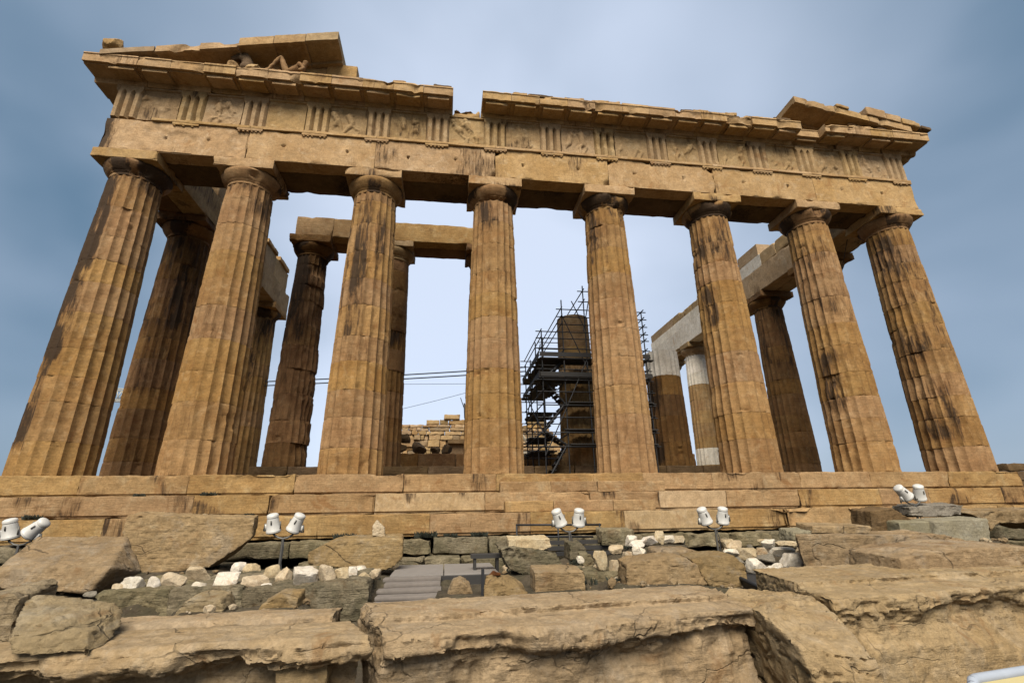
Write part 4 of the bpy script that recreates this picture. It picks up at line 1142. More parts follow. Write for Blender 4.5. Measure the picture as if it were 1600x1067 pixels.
# ================================================================ fallen stones and rubble
STONES = [
 ('prism', 'marble_slab', 'tall rough ochre slab leaning against the lowest step, upper left', 'stone slab', 'rubble', -4.5, 0.55, 0.1, [(-9.83, -1.0), (-7.43, -1.1), (-7.41, -1.48), (-7.73, -1.74), (-8.1, -2.0), (-9.22, -2.11), (-9.46, -1.84), (-9.82, -1.36)], 'large fallen marble blocks in front of the steps', 0.02, 0.03),
 ('hull', 'marble_block', 'brown block with a sloping grooved face below the tall rough slab', 'stone block', 'rubble', 0, 0, 0, [(-9.88, -6.9, -2.03), (-8.69, -6.9, -2.09), (-10.0, -6.85, -1.75), (-9.86, -6.75, -1.75), (-8.52, -6.8, -1.78), (-10.38, -5.7, -1.35), (-8.99, -5.7, -1.37), (-8.49, -6.0, -1.89), (-8.7, -6.3, -2.16), (-10.96, -5.5, -1.98), (-9.0, -5.5, -2.04)], 'large fallen marble blocks in front of the steps', 0.02, 0.03),
 ('hull', 'boulder', 'squarish cracked boulder on the left end of the foreground cornice', 'boulder', 'rubble_pale', 0, 0, 0, [(-6.31, -11.5, -1.9), (-5.88, -11.5, -1.92), (-6.4, -11.43, -1.82), (-6.21, -11.39, -1.77), (-5.96, -11.39, -1.81), (-6.67, -10.99, -1.61), (-6.41, -10.96, -1.65), (-6.1, -10.94, -1.7), (-6.01, -10.96, -1.75), (-5.93, -11.1, -1.84), (-5.89, -11.26, -1.9), (-6.52, -11.23, -1.71)], None, 0.016, 0.014),
 ('prism', 'boulder', 'cut-off boulder at the left edge beside the squarish cracked boulder', 'boulder', 'rubble_pale', -11.17, 0.4, 0.0, [(-6.87, -1.61), (-6.72, -1.59), (-6.66, -1.58), (-6.59, -1.62), (-6.6, -1.73), (-6.56, -1.94), (-6.77, -1.94)], None, 0.016, 0.016),
 ('prism', 'marble_block', 'wedge shaped block with a small upright stone on top', 'stone block', 'rubble', -4.9, 0.55, 0.08, [(-6.22, -1.75), (-5.71, -1.53), (-4.42, -1.53), (-4.41, -1.9), (-4.61, -2.05), (-4.84, -2.11), (-6.2, -1.97)], 'large fallen marble blocks in front of the steps', 0.02, 0.03),
 ('prism', 'small_stone', 'small upright pale stone standing on the wedge shaped block', 'stone', 'pale', -4.7, 0.14, 0.0, [(-4.99, -1.18), (-4.82, -1.33), (-4.79, -1.52), (-5.05, -1.49), (-5.06, -1.29)], None, 0.01, 0.014),
 ('hull', 'marble_block', 'small block with ridged top beside the thin metal post', 'stone block', 'rubble', 0, 0, 0, [(-3.1, -8.4, -2.12), (-2.51, -8.4, -2.12), (-3.07, -8.3, -1.88), (-2.72, -8.0, -1.9), (-2.56, -8.0, -1.99), (-3.03, -7.9, -1.91), (-2.44, -7.9, -2.18)], 'large fallen marble blocks in front of the steps', 0.015, 0.02),
 ('prism', 'small_stone', 'rust brown stone lying on the ridged block by the post', 'stone', 'rust', -8.2, 0.1, 0.0, [(-3.01, -1.89), (-2.95, -1.84), (-2.86, -1.87), (-2.85, -1.9)], None, 0.006, 0.01),
 ('prism', 'marble_block', 'low brown rock at the foot of the plank walkway', 'stone block', 'rubble', -8.2, 0.35, 0.0, [(-3.59, -2.16), (-3.5, -2.0), (-3.39, -1.97), (-3.25, -2.04), (-3.21, -2.16)], 'large fallen marble blocks in front of the steps', 0.015, 0.02),
 ('prism', 'marble_block', 'squared low block right of the ridged block, centre', 'stone block', 'rubble', -8.2, 0.5, 0.0, [(-2.39, -1.88), (-1.68, -1.88), (-1.68, -2.13), (-2.39, -2.15)], 'large fallen marble blocks in front of the steps', 0.01, 0.02),
 ('prism', 'marble_block', 'lichen green boulder carrying a flat pale slab, centre', 'stone block', 'moss', -6.2, 0.8, 0.0, [(-2.69, -1.68), (-2.41, -1.64), (-1.62, -1.77), (-1.51, -1.95), (-1.54, -2.09), (-2.13, -2.18), (-2.49, -2.04)], 'large fallen marble blocks in front of the steps', 0.035, 0.03),
 ('prism', 'marble_slab', 'flat pale slab lying on the lichen green boulder', 'stone slab', 'pale', -6.0, 0.5, 0.0, [(-2.47, -1.56), (-1.69, -1.55), (-1.67, -1.7), (-1.85, -1.75), (-2.12, -1.7), (-2.46, -1.72)], None, 0.012, 0.02),
 ('prism', 'marble_block', 'mossy squared block behind the middle floodlights', 'stone block', 'moss', -4.3, 0.5, 0.0, [(-0.19, -1.49), (0.59, -1.48), (0.58, -1.76), (-0.2, -1.76)], 'large fallen marble blocks in front of the steps', 0.02, 0.03),
 ('prism', 'marble_block', 'mossy boulder at the foot of the middle floodlight pole', 'stone block', 'moss', -5.6, 0.5, 0.0, [(-1.24, -1.67), (-0.96, -1.67), (-0.86, -1.83), (-0.92, -1.99), (-1.24, -1.97)], 'large fallen marble blocks in front of the steps', 0.03, 0.03),
 ('prism', 'marble_block', 'rounded mossy lump right of the middle floodlight pole', 'stone block', 'moss', -6.2, 0.4, 0.0, [(-1.17, -1.84), (-0.98, -1.82), (-0.91, -1.96), (-0.97, -2.04), (-1.17, -2.04)], 'large fallen marble blocks in front of the steps', 0.03, 0.025),
 ('prism', 'marble_block', 'long mossy foundation stone below the white rubble, centre right', 'stone block', 'moss', -6.8, 0.7, 0.0, [(-1.29, -2.07), (-0.57, -2.08), (-0.57, -2.3), (-1.29, -2.29)], 'large fallen marble blocks in front of the steps', 0.03, 0.03),
 ('prism', 'marble_block', 'left half of the split brown block, centre right', 'stone block', 'rubble', -7.7, 0.6, 0.25, [(-0.86, -1.87), (-0.7, -1.82), (0.14, -1.8), (0.33, -1.91), (0.39, -2.2), (-0.91, -2.18)], 'large fallen marble blocks in front of the steps', 0.025, 0.025),
 ('prism', 'marble_block', 'right half of the split brown block, centre right', 'stone block', 'rubble', -7.6, 0.6, 0.25, [(0.26, -1.84), (0.51, -1.8), (1.0, -1.8), (1.16, -1.93), (1.17, -2.3), (0.47, -2.22), (0.34, -1.99)], 'large fallen marble blocks in front of the steps', 0.025, 0.025),
 ('prism', 'marble_slab', 'flat brown slab behind the split brown block', 'stone slab', 'rubble', -6.5, 0.5, 0.0, [(0.12, -1.79), (0.36, -1.76), (0.79, -1.77), (1.29, -1.86), (1.28, -1.96), (0.11, -1.93)], 'large fallen marble blocks in front of the steps', 0.015, 0.025),
 ('hull', 'marble_block', 'large dark streaked block at the right with a squared top', 'stone block', 'rubble', 0, 0, 0, [(1.82, -7.9, -1.48), (3.76, -7.9, -1.53), (3.55, -7.9, -1.95), (2.65, -7.9, -2.06), (2.05, -7.9, -2.17), (1.89, -7.9, -2.13), (2.48, -7.0, -1.52), (4.66, -7.0, -1.56), (4.42, -7.0, -2.05), (2.75, -7.0, -2.22)], 'large fallen marble blocks in front of the steps', 0.02, 0.03),
 ('prism', 'marble_block', 'sloping block against the right side of the dark streaked block', 'stone block', 'rubble', -7.6, 0.8, 0.0, [(4.08, -1.56), (4.86, -1.56), (5.37, -1.72), (5.05, -1.95), (3.84, -2.0), (3.82, -1.81)], 'large fallen marble blocks in front of the steps', 0.03, 0.03),
 ('prism', 'marble_block', 'plain half of the pale cut block, right', 'stone block', 'cut_pale', -5.7, 0.6, 0.0, [(5.85, -1.39), (6.74, -1.39), (6.64, -1.68), (5.84, -1.63)], 'large fallen marble blocks in front of the steps', 0.006, 0.03),
 ('prism', 'marble_block', 'stippled half of the pale cut block with a slanting end, right', 'stone block', 'cut_pale', -5.85, 0.6, 0.0, [(6.6, -1.39), (7.88, -1.35), (7.75, -1.85), (7.38, -1.86), (6.49, -1.68)], 'large fallen marble blocks in front of the steps', 0.008, 0.03),
 ('prism', 'marble_slab', 'grey lichened slab lying on the pale cut block', 'stone slab', 'grey', -5.3, 0.5, 0.0, [(6.59, -1.1), (7.26, -1.07), (8.04, -1.07), (7.87, -1.29), (7.17, -1.32), (6.61, -1.28)], 'large fallen marble blocks in front of the steps', 0.025, 0.025),
 ('prism', 'marble_block', 'dark brown leaning block left of the pale cut block', 'stone block', 'rubble_dark', -5.4, 0.6, 0.0, [(5.52, -1.17), (6.1, -1.11), (6.5, -1.37), (6.13, -1.65), (5.44, -1.63)], 'large fallen marble blocks in front of the steps', 0.02, 0.03),
 ('prism', 'marble_slab', 'thin squared slab behind the dark streaked block', 'stone slab', 'rubble', -6.6, 0.5, 0.0, [(3.15, -1.4), (4.39, -1.43), (4.35, -1.57), (3.12, -1.54)], 'large fallen marble blocks in front of the steps', 0.01, 0.025),
 ('prism', 'marble_slab', 'small pale slab at the left end of the dark streaked block', 'stone slab', 'cut_pale', -7.2, 0.4, 0.0, [(2.31, -1.47), (2.68, -1.46), (2.65, -1.61), (2.28, -1.61)], None, 0.01, 0.02),
 ('prism', 'marble_block', 'hollowed rock at the right edge below the steps', 'stone block', 'rubble', -5.2, 0.9, 0.0, [(8.17, -1.24), (8.73, -1.2), (10.66, -1.19), (10.45, -1.64), (9.56, -1.49), (8.95, -1.49), (8.63, -1.67), (8.62, -1.47)], 'large fallen marble blocks in front of the steps', 0.04, 0.035),
 ('prism', 'marble_slab', 'long low slab behind the right foreground block', 'stone slab', 'rubble', -9.6, 0.9, 0.0, [(1.94, -1.7), (2.31, -1.64), (2.73, -1.63), (3.17, -1.59), (4.28, -1.64), (4.08, -2.07), (1.85, -2.0)], 'large fallen marble blocks in front of the steps', 0.015, 0.022),
 ('prism', 'marble_block', 'tan loose rock on the mossy kerb behind the left cornice', 'stone block', 'rubble_pale', -8.1, 0.4, 0.0, [(-6.96, -2.26), (-6.86, -2.1), (-6.74, -2.06), (-6.42, -2.09), (-6.36, -2.18), (-6.4, -2.27)], None, 0.015, 0.02),
 ('prism', 'marble_block', 'brown loose rock behind the left cornice near the planks', 'stone block', 'rubble', -8.1, 0.4, 0.0, [(-5.97, -2.26), (-5.93, -2.16), (-5.76, -2.07), (-5.48, -2.09), (-5.45, -2.23)], None, 0.015, 0.02),
 ('prism', 'kerb_block', 'leftmost of the three mossy kerb blocks under the white stones', 'stone block', 'moss', -7.3, 1.5, 0.0, [(-8.34, -2.08), (-8.29, -2.03), (-7.49, -2.03), (-7.43, -2.06), (-7.36, -2.44), (-8.25, -2.42)], 'mossy kerb blocks', 0.03, 0.035),
 ('prism', 'kerb_block', 'middle of the three mossy kerb blocks under the white stones', 'stone block', 'moss', -7.3, 1.5, 0.0, [(-7.46, -2.09), (-7.41, -2.03), (-6.48, -2.01), (-6.43, -2.05), (-6.36, -2.48), (-7.39, -2.46)], 'mossy kerb blocks', 0.03, 0.035),
 ('prism', 'kerb_block', 'longest and rightmost of the three mossy kerb blocks under the white stones', 'stone block', 'moss', -7.3, 1.5, 0.0, [(-6.47, -2.11), (-6.41, -2.04), (-4.78, -2.01), (-4.72, -2.05), (-4.68, -2.55), (-6.41, -2.5)], 'mossy kerb blocks', 0.03, 0.035),
 ('cob', 'rubble_stone', 'grey stone, first from the left in the row above the mossy kerb', 'stone', 'grey', -8.57, -7.0, -2.1, (0.19, 0.07), 'loose white stones above the mossy kerb', 0, 0),
 ('cob', 'rubble_stone', 'cream stone, second from the left in the row above the mossy kerb', 'stone', 'pale', -8.26, -7.0, -2.05, (0.22, 0.14), 'loose white stones above the mossy kerb', 0, 0),
 ('cob', 'rubble_stone', 'white stone, third from the left in the row above the mossy kerb', 'stone', 'white_stone', -8.05, -7.0, -2.02, (0.32, 0.23), 'loose white stones above the mossy kerb', 0, 0),
 ('cob', 'rubble_stone', 'white stone, fourth from the left in the row above the mossy kerb', 'stone', 'white_stone', -7.92, -7.0, -2.11, (0.16, 0.06), 'loose white stones above the mossy kerb', 0, 0),
 ('cob', 'rubble_stone', 'white stone, fifth from the left in the row above the mossy kerb', 'stone', 'white_stone', -7.79, -7.0, -2.0, (0.22, 0.2), 'loose white stones above the mossy kerb', 0, 0),
 ('cob', 'rubble_stone', 'white stone, sixth from the left in the row above the mossy kerb', 'stone', 'white_stone', -7.76, -7.0, -2.1, (0.15, 0.05), 'loose white stones above the mossy kerb', 0, 0),
 ('cob', 'rubble_stone', 'cream stone, seventh from the left in the row above the mossy kerb', 'stone', 'pale', -7.58, -7.0, -2.08, (0.2, 0.09), 'loose white stones above the mossy kerb', 0, 0),
 ('cob', 'rubble_stone', 'cream stone, eighth from the left in the row above the mossy kerb', 'stone', 'pale', -7.6, -6.82, -1.97, (0.35, 0.21), 'loose white stones above the mossy kerb', 0, 0),
 ('cob', 'rubble_stone', 'white stone, ninth from the left in the row above the mossy kerb', 'stone', 'white_stone', -7.19, -7.0, -2.05, (0.24, 0.13), 'loose white stones above the mossy kerb', 0, 0),
 ('cob', 'rubble_stone', 'cream stone, tenth from the left in the row above the mossy kerb', 'stone', 'pale', -7.45, -6.38, -1.96, (0.38, 0.24), 'loose white stones above the mossy kerb', 0, 0),
 ('cob', 'rubble_stone', 'white stone, eleventh from the left in the row above the mossy kerb', 'stone', 'white_stone', -6.82, -7.0, -1.99, (0.41, 0.22), 'loose white stones above the mossy kerb', 0, 0),
 ('cob', 'rubble_stone', 'white stone, twelfth from the left in the row above the mossy kerb', 'stone', 'white_stone', -7.15, -5.6, -1.93, (0.24, 0.16), 'loose white stones above the mossy kerb', 0, 0),
 ('cob', 'rubble_stone', 'white stone, thirteenth from the left in the row above the mossy kerb', 'stone', 'white_stone', -7.11, -5.6, -1.95, (0.31, 0.2), 'loose white stones above the mossy kerb', 0, 0),
 ('cob', 'rubble_stone', 'cream stone, fourteenth from the left in the row above the mossy kerb', 'stone', 'pale', -6.9, -5.75, -1.97, (0.31, 0.22), 'loose white stones above the mossy kerb', 0, 0),
 ('cob', 'rubble_stone', 'cream stone, fifteenth from the left in the row above the mossy kerb', 'stone', 'pale', -6.39, -7.0, -2.0, (0.4, 0.17), 'loose white stones above the mossy kerb', 0, 0),
 ('cob', 'rubble_stone', 'white stone, sixteenth from the left in the row above the mossy kerb', 'stone', 'white_stone', -6.26, -7.0, -2.07, (0.24, 0.08), 'loose white stones above the mossy kerb', 0, 0),
 ('cob', 'rubble_stone', 'cream stone, seventeenth from the left in the row above the mossy kerb', 'stone', 'pale', -6.4, -6.29, -1.96, (0.32, 0.23), 'loose white stones above the mossy kerb', 0, 0),
 ('cob', 'rubble_stone', 'cream stone, eighteenth from the left in the row above the mossy kerb', 'stone', 'pale', -6.07, -6.63, -1.97, (0.29, 0.22), 'loose white stones above the mossy kerb', 0, 0),
 ('cob', 'rubble_stone', 'white stone, nineteenth from the left in the row above the mossy kerb', 'stone', 'white_stone', -5.7, -7.0, -1.96, (0.38, 0.26), 'loose white stones above the mossy kerb', 0, 0),
 ('cob', 'rubble_stone', 'cream stone, twentieth from the left in the row above the mossy kerb', 'stone', 'pale', -5.94, -5.6, -1.99, (0.18, 0.12), 'loose white stones above the mossy kerb', 0, 0),
 ('cob', 'rubble_stone', 'cream stone, twenty-first from the left in the row above the mossy kerb', 'stone', 'pale', -5.37, -7.0, -1.95, (0.27, 0.28), 'loose white stones above the mossy kerb', 0, 0),
 ('cob', 'rubble_stone', 'cream stone, twenty-second from the left in the row above the mossy kerb', 'stone', 'pale', -5.14, -6.98, -1.96, (0.25, 0.23), 'loose white stones above the mossy kerb', 0, 0),
 ('cob', 'rubble_stone', 'white stone, twenty-third from the left in the row above the mossy kerb', 'stone', 'white_stone', -5.08, -6.63, -1.98, (0.19, 0.2), 'loose white stones above the mossy kerb', 0, 0),
 ('cob', 'rubble_stone', 'white stone, twenty-fourth from the left in the row above the mossy kerb', 'stone', 'white_stone', -5.04, -5.84, -2.01, (0.21, 0.15), 'loose white stones above the mossy kerb', 0, 0),
 ('cob', 'rubble_stone', 'cream stone, twenty-fifth from the left in the row above the mossy kerb', 'stone', 'pale', -4.84, -6.93, -2.01, (0.19, 0.14), 'loose white stones above the mossy kerb', 0, 0),
 ('cob', 'rubble_stone', 'cream stone, twenty-sixth from the left in the row above the mossy kerb', 'stone', 'pale', -4.71, -6.58, -2.0, (0.2, 0.15), 'loose white stones above the mossy kerb', 0, 0),
 ('cob', 'rubble_stone', 'white stone, first from the left among those right of the middle floodlights', 'stone', 'white_stone', -1.29, -6.5, -1.87, (0.16, 0.11), 'loose stones right of the middle floodlights', 0, 0),
 ('cob', 'rubble_stone', 'cream stone, second from the left among those right of the middle floodlights', 'stone', 'pale', -0.93, -6.5, -1.9, (0.24, 0.29), 'loose stones right of the middle floodlights', 0, 0),
 ('cob', 'rubble_stone', 'cream stone, third from the left among those right of the middle floodlights', 'stone', 'pale', -0.66, -6.5, -2.06, (0.34, 0.29), 'loose stones right of the middle floodlights', 0, 0),
 ('cob', 'rubble_stone', 'cream stone, fourth from the left among those right of the middle floodlights', 'stone', 'pale', -0.42, -6.5, -1.9, (0.25, 0.24), 'loose stones right of the middle floodlights', 0, 0),
 ('cob', 'rubble_stone', 'white stone, fifth from the left among those right of the middle floodlights', 'stone', 'white_stone', 0.22, -5.0, -1.68, (0.28, 0.21), 'loose stones right of the middle floodlights', 0, 0),
 ('cob', 'rubble_stone', 'white stone, sixth from the left among those right of the middle floodlights', 'stone', 'white_stone', -0.24, -6.5, -1.79, (0.2, 0.18), 'loose stones right of the middle floodlights', 0, 0),
 ('cob', 'rubble_stone', 'white stone, seventh from the left among those right of the middle floodlights', 'stone', 'white_stone', 0.61, -5.0, -1.67, (0.37, 0.17), 'loose stones right of the middle floodlights', 0, 0),
 ('cob', 'rubble_stone', 'white stone, eighth from the left among those right of the middle floodlights', 'stone', 'white_stone', -0.02, -6.5, -1.9, (0.27, 0.1), 'loose stones right of the middle floodlights', 0, 0),
 ('cob', 'rubble_stone', 'cream stone, ninth from the left among those right of the middle floodlights', 'stone', 'pale', 0.85, -5.0, -1.63, (0.19, 0.25), 'loose stones right of the middle floodlights', 0, 0),
 ('cob', 'rubble_stone', 'white stone, tenth from the left among those right of the middle floodlights', 'stone', 'white_stone', 1.02, -5.0, -1.66, (0.29, 0.14), 'loose stones right of the middle floodlights', 0, 0),
 ('cob', 'rubble_stone', 'cream stone, eleventh from the left among those right of the middle floodlights', 'stone', 'pale', 1.22, -5.0, -1.68, (0.38, 0.16), 'loose stones right of the middle floodlights', 0, 0),
 ('cob', 'rubble_stone', 'white stone, first from the left in the heap on the dark trough', 'stone', 'white_stone', 1.46, -6.6, -1.82, (0.29, 0.12), 'heap of loose stones on the dark trough', 0, 0),
 ('cob', 'rubble_stone', 'grey stone, second from the left in the heap on the dark trough', 'stone', 'grey', 1.58, -6.6, -1.96, (0.24, 0.14), 'heap of loose stones on the dark trough', 0, 0),
 ('cob', 'rubble_stone', 'cream stone, third from the left in the heap on the dark trough', 'stone', 'pale', 1.76, -6.6, -1.85, (0.37, 0.18), 'heap of loose stones on the dark trough', 0, 0),
 ('cob', 'rubble_stone', 'white stone, fourth from the left in the heap on the dark trough', 'stone', 'white_stone', 1.73, -6.9, -2.02, (0.32, 0.22), 'heap of loose stones on the dark trough', 0, 0),
 ('cob', 'rubble_stone', 'cream stone, fifth from the left in the heap on the dark trough', 'stone', 'pale', 2.04, -6.6, -1.83, (0.24, 0.14), 'heap of loose stones on the dark trough', 0, 0),
 ('cob', 'rubble_stone', 'grey stone, sixth from the left in the heap on the dark trough', 'stone', 'grey', 2.08, -6.6, -1.94, (0.45, 0.2), 'heap of loose stones on the dark trough', 0, 0),
 ('cob', 'rubble_stone', 'white stone, seventh from the left in the heap on the dark trough', 'stone', 'white_stone', 2.4, -6.3, -1.72, (0.3, 0.16), 'heap of loose stones on the dark trough', 0, 0),
 ('cob', 'rubble_stone', 'white stone, eighth from the left in the heap on the dark trough', 'stone', 'white_stone', 1.96, -6.9, -2.09, (0.19, 0.13), 'heap of loose stones on the dark trough', 0, 0),
 ('cob', 'rubble_stone', 'white stone, ninth from the left in the heap on the dark trough', 'stone', 'white_stone', 2.12, -6.9, -2.05, (0.28, 0.13), 'heap of loose stones on the dark trough', 0, 0),
 ('cob', 'rubble_stone', 'white stone, tenth from the left in the heap on the dark trough', 'stone', 'white_stone', 2.45, -6.6, -1.83, (0.46, 0.15), 'heap of loose stones on the dark trough', 0, 0),
 ('cob', 'rubble_stone', 'cream stone, eleventh from the left in the heap on the dark trough', 'stone', 'pale', 2.74, -6.3, -1.74, (0.44, 0.13), 'heap of loose stones on the dark trough', 0, 0),
 ('cob', 'rubble_stone', 'white stone, twelfth from the left in the heap on the dark trough', 'stone', 'white_stone', 2.36, -6.9, -1.99, (0.52, 0.3), 'heap of loose stones on the dark trough', 0, 0),
 ('cob', 'rubble_stone', 'cream stone, thirteenth from the left in the heap on the dark trough', 'stone', 'pale', 2.92, -6.3, -1.83, (0.22, 0.18), 'heap of loose stones on the dark trough', 0, 0),
 ('cob', 'rubble_stone', 'cream stone, first from the left in the loose band behind the split brown block', 'stone', 'pale', -0.22, -5.33, -1.81, (0.31, 0.15), 'loose stones behind the split brown block', 0, 0),
 ('cob', 'rubble_stone', 'cream stone, second from the left in the loose band behind the split brown block', 'stone', 'pale', -0.02, -5.77, -1.93, (0.25, 0.16), 'loose stones behind the split brown block', 0, 0),
 ('cob', 'rubble_stone', 'white stone, third from the left in the loose band behind the split brown block', 'stone', 'white_stone', 0.35, -5.04, -1.74, (0.39, 0.15), 'loose stones behind the split brown block', 0, 0),
 ('cob', 'rubble_stone', 'white stone, fourth from the left in the loose band behind the split brown block', 'stone', 'white_stone', 0.22, -5.39, -1.84, (0.25, 0.16), 'loose stones behind the split brown block', 0, 0),
 ('cob', 'rubble_stone', 'grey stone, fifth from the left in the loose band behind the split brown block', 'stone', 'grey', 0.85, -5.65, -1.92, (0.29, 0.16), 'loose stones behind the split brown block', 0, 0),
 ('cob', 'rubble_stone', 'cream stone, sixth from the left in the loose band behind the split brown block', 'stone', 'pale', 1.48, -5.71, -1.95, (0.32, 0.19), 'loose stones behind the split brown block', 0, 0),
 ('cob', 'rubble_stone', 'cream stone, seventh from the left in the loose band behind the split brown block', 'stone', 'pale', 1.57, -5.72, -1.96, (0.27, 0.15), 'loose stones behind the split brown block', 0, 0),
 ('cob', 'rubble_stone', 'cream stone, eighth from the left in the loose band behind the split brown block', 'stone', 'pale', 2.31, -4.96, -1.76, (0.37, 0.17), 'loose stones behind the split brown block', 0, 0),
 ('cob', 'rubble_stone', 'cream stone, ninth from the left in the loose band behind the split brown block', 'stone', 'pale', 2.42, -5.09, -1.8, (0.39, 0.17), 'loose stones behind the split brown block', 0, 0),
 ('cob', 'rubble_stone', 'grey stone, tenth from the left in the loose band behind the split brown block', 'stone', 'grey', 2.01, -5.73, -1.97, (0.26, 0.18), 'loose stones behind the split brown block', 0, 0),
 ('cob', 'rubble_stone', 'grey stone, eleventh from the left in the loose band behind the split brown block', 'stone', 'grey', 2.34, -5.64, -1.95, (0.23, 0.16), 'loose stones behind the split brown block', 0, 0),
 ('cob', 'rubble_stone', 'grey stone, twelfth from the left in the loose band behind the split brown block', 'stone', 'grey', 2.68, -5.27, -1.86, (0.21, 0.14), 'loose stones behind the split brown block', 0, 0),
 ('cob', 'rubble_stone', 'cream stone, thirteenth from the left in the loose band behind the split brown block', 'stone', 'pale', 3.25, -4.94, -1.77, (0.35, 0.12), 'loose stones behind the split brown block', 0, 0),
 ('cob', 'rubble_stone', 'grey stone, fourteenth from the left in the loose band behind the split brown block', 'stone', 'grey', 3.61, -5.02, -1.8, (0.28, 0.12), 'loose stones behind the split brown block', 0, 0),
 ('cob', 'rubble_stone', 'white stone, fifteenth from the left in the loose band behind the split brown block', 'stone', 'white_stone', 3.35, -5.5, -1.94, (0.21, 0.19), 'loose stones behind the split brown block', 0, 0),
 ('cob', 'rubble_stone', 'cream stone, sixteenth from the left in the loose band behind the split brown block', 'stone', 'pale', 3.51, -5.32, -1.89, (0.39, 0.15), 'loose stones behind the split brown block', 0, 0),
]
GP = []
for i, (kind, name, label, cat, mk, a, b, c, pts, group, amp, vox) in enumerate(STONES):
    sd = 3000 + i * 7
    on = any(w in label for w in (' on top', ' lying on ', ' standing on ', 'foreground cornice', 'left edge beside'))
    if kind == 'prism':
        front = [(x, a, z) for x, z in pts]
        mx = sum(p[0] for p in pts) / len(pts); mz = sum(p[1] for p in pts) / len(pts)
        zb = min(p[1] for p in pts)
        back = [(mx + (x - mx) * 0.94, a + b, z + (0.06 if z > mz else 0) * (b > 0.3)) for x, z in pts]
        # a slanted top: the front face leans back by c
        front = [(x, y + c * (z - zb), z) for x, y, z in front]
        V = front + back
        n = len(front)
        F = [list(range(n)), list(range(n, 2 * n))[::-1]] + [[k, (k + 1) % n, n + (k + 1) % n, n + k] for k in range(n)]
        o = stone_lump(V, F, vox, amp, sd, MT[mk], name, label, cat, group, 1.0 if vox > 0.02 else 2.0)
        if not on and min(p[1] for p in pts) < -1.78:
            xs_ = [p[0] for p in pts]
            lowx = [p[0] for p in pts if p[1] < zb + 0.12]
            for q in (0.25, 0.75):
                GP.append((min(lowx) + (max(lowx) - min(lowx)) * q, a + b * 0.5, zb + 0.06, 0.45 if max(xs_) - min(xs_) > 0.9 else 0.24))
    elif kind == 'hull':
        V, F = hullv(pts)
        o = stone_lump(V, F, vox, amp, sd, MT[mk], name, label, cat, group, 1.0 if vox > 0.02 else 2.0)
        if not on:
            zb = min(p[2] for p in pts); lw = [p for p in pts if p[2] < zb + 0.2]
            GP.append((sum(p[0] for p in lw) / len(lw), sum(p[1] for p in lw) / len(lw), zb + 0.06, 0.6))
    else:
        w, h = pts
        o = cobble((a, b, c), w * 1.05, w * 0.85, h * 1.12, sd, MT[mk], name, label, cat, group)
        if 'heap' not in group:
            GP.append((a, b, c - h * 0.5 - 0.01, 0.18))
build_ground(GP)
# loose gravel and small broken stone over the terrace: nobody could count it
rs = np.random.RandomState(4)
bm = bmesh.new(); bmesh.ops.create_icosphere(bm, subdivisions=1, radius=1.0)
gv = np.array([tuple(v.co) for v in bm.verts]); gf = np.array([[v.index for v in f.verts] for f in bm.faces]); bm.free()
for gm, cnt, nm, lab_ in (('pale', 900, 'gravel', 'pale broken stone scattered over the terrace below the steps'), ('rubble', 1500, 'gravel', 'brown gravel scattered over the terrace below the steps')):
    gx = rs.uniform(-13, 9, cnt); gy = rs.uniform(-8.6, -3.6, cnt)
    cl = fbm(np.stack([gx, gy, gx * 0], 1), 0.8, 12, 3)
    kp = (cl > (0.05 if gm == 'pale' else -0.3)) & ~((gx > -4.7) & (gx < -2.5) & (gy < -3.8))
    gx, gy = gx[kp], gy[kp]
    gz = ground_z(gx, gy, GP)
    sz = 0.018 + 0.085 * rs.rand(len(gx)) ** 3
    Vg = []
    for q in range(len(gx)):
        v = gv * (1 + 0.35 * (rs.rand(len(gv), 1) - 0.5)) * np.array([1.0, rs.uniform(0.7, 1.1), rs.uniform(0.5, 0.85)]) * sz[q]
        an = rs.uniform(0, 6.28); c_, s__ = math.cos(an), math.sin(an)
        v = np.stack([v[:, 0] * c_ - v[:, 1] * s__, v[:, 0] * s__ + v[:, 1] * c_, v[:, 2]], 1)
        Vg.append(v + np.array([gx[q], gy[q], gz[q] + sz[q] * 0.25]))
    Fg = np.concatenate([gf + q * len(gv) for q in range(len(gx))])
    tag(add(nm, np.concatenate(Vg), Fg, MT[gm], smooth=False), lab_, 'gravel', kind='stuff')

# small dark weeds in the joints of the steps and between the stones
def blades(x, y, z, r, seed, V, F, n_=110):
    rg = random.Random(seed)
    for k in range(n_):
        an = rg.uniform(0, 6.28); d = r * rg.random() ** 0.6
        bx, by = x + d * math.cos(an) * 1.6, y + d * math.sin(an) * 0.6
        h = r * rg.uniform(0.3, 1.0); l = rg.uniform(-0.5, 0.5) * r; m = rg.uniform(-0.4, 0.1) * r
        w = 0.008 + 0.010 * rg.random()
        n = len(V)
        c, s = math.cos(an), math.sin(an)
        V += [(bx - w * c, by - w * s, z), (bx + w * c, by + w * s, z), (bx + l * .5 + w * 1.4 * c, by + m * .5 + w * s, z + h * 0.6), (bx + l * .5 - w * 1.4 * c, by + m * .5, z + h * 0.6), (bx + l, by + m, z + h)]
        F += [[n, n + 1, n + 2, n + 3], [n + 3, n + 2, n + 4]]
def weed(x, y, z, r, label, seed):
    V, F = [], []
    blades(x, y, z, r, seed, V, F)
    tag(add('weed_tuft', V, F, MT['weed'], smooth=False), label, 'weed', 'dark weeds in the stone joints')
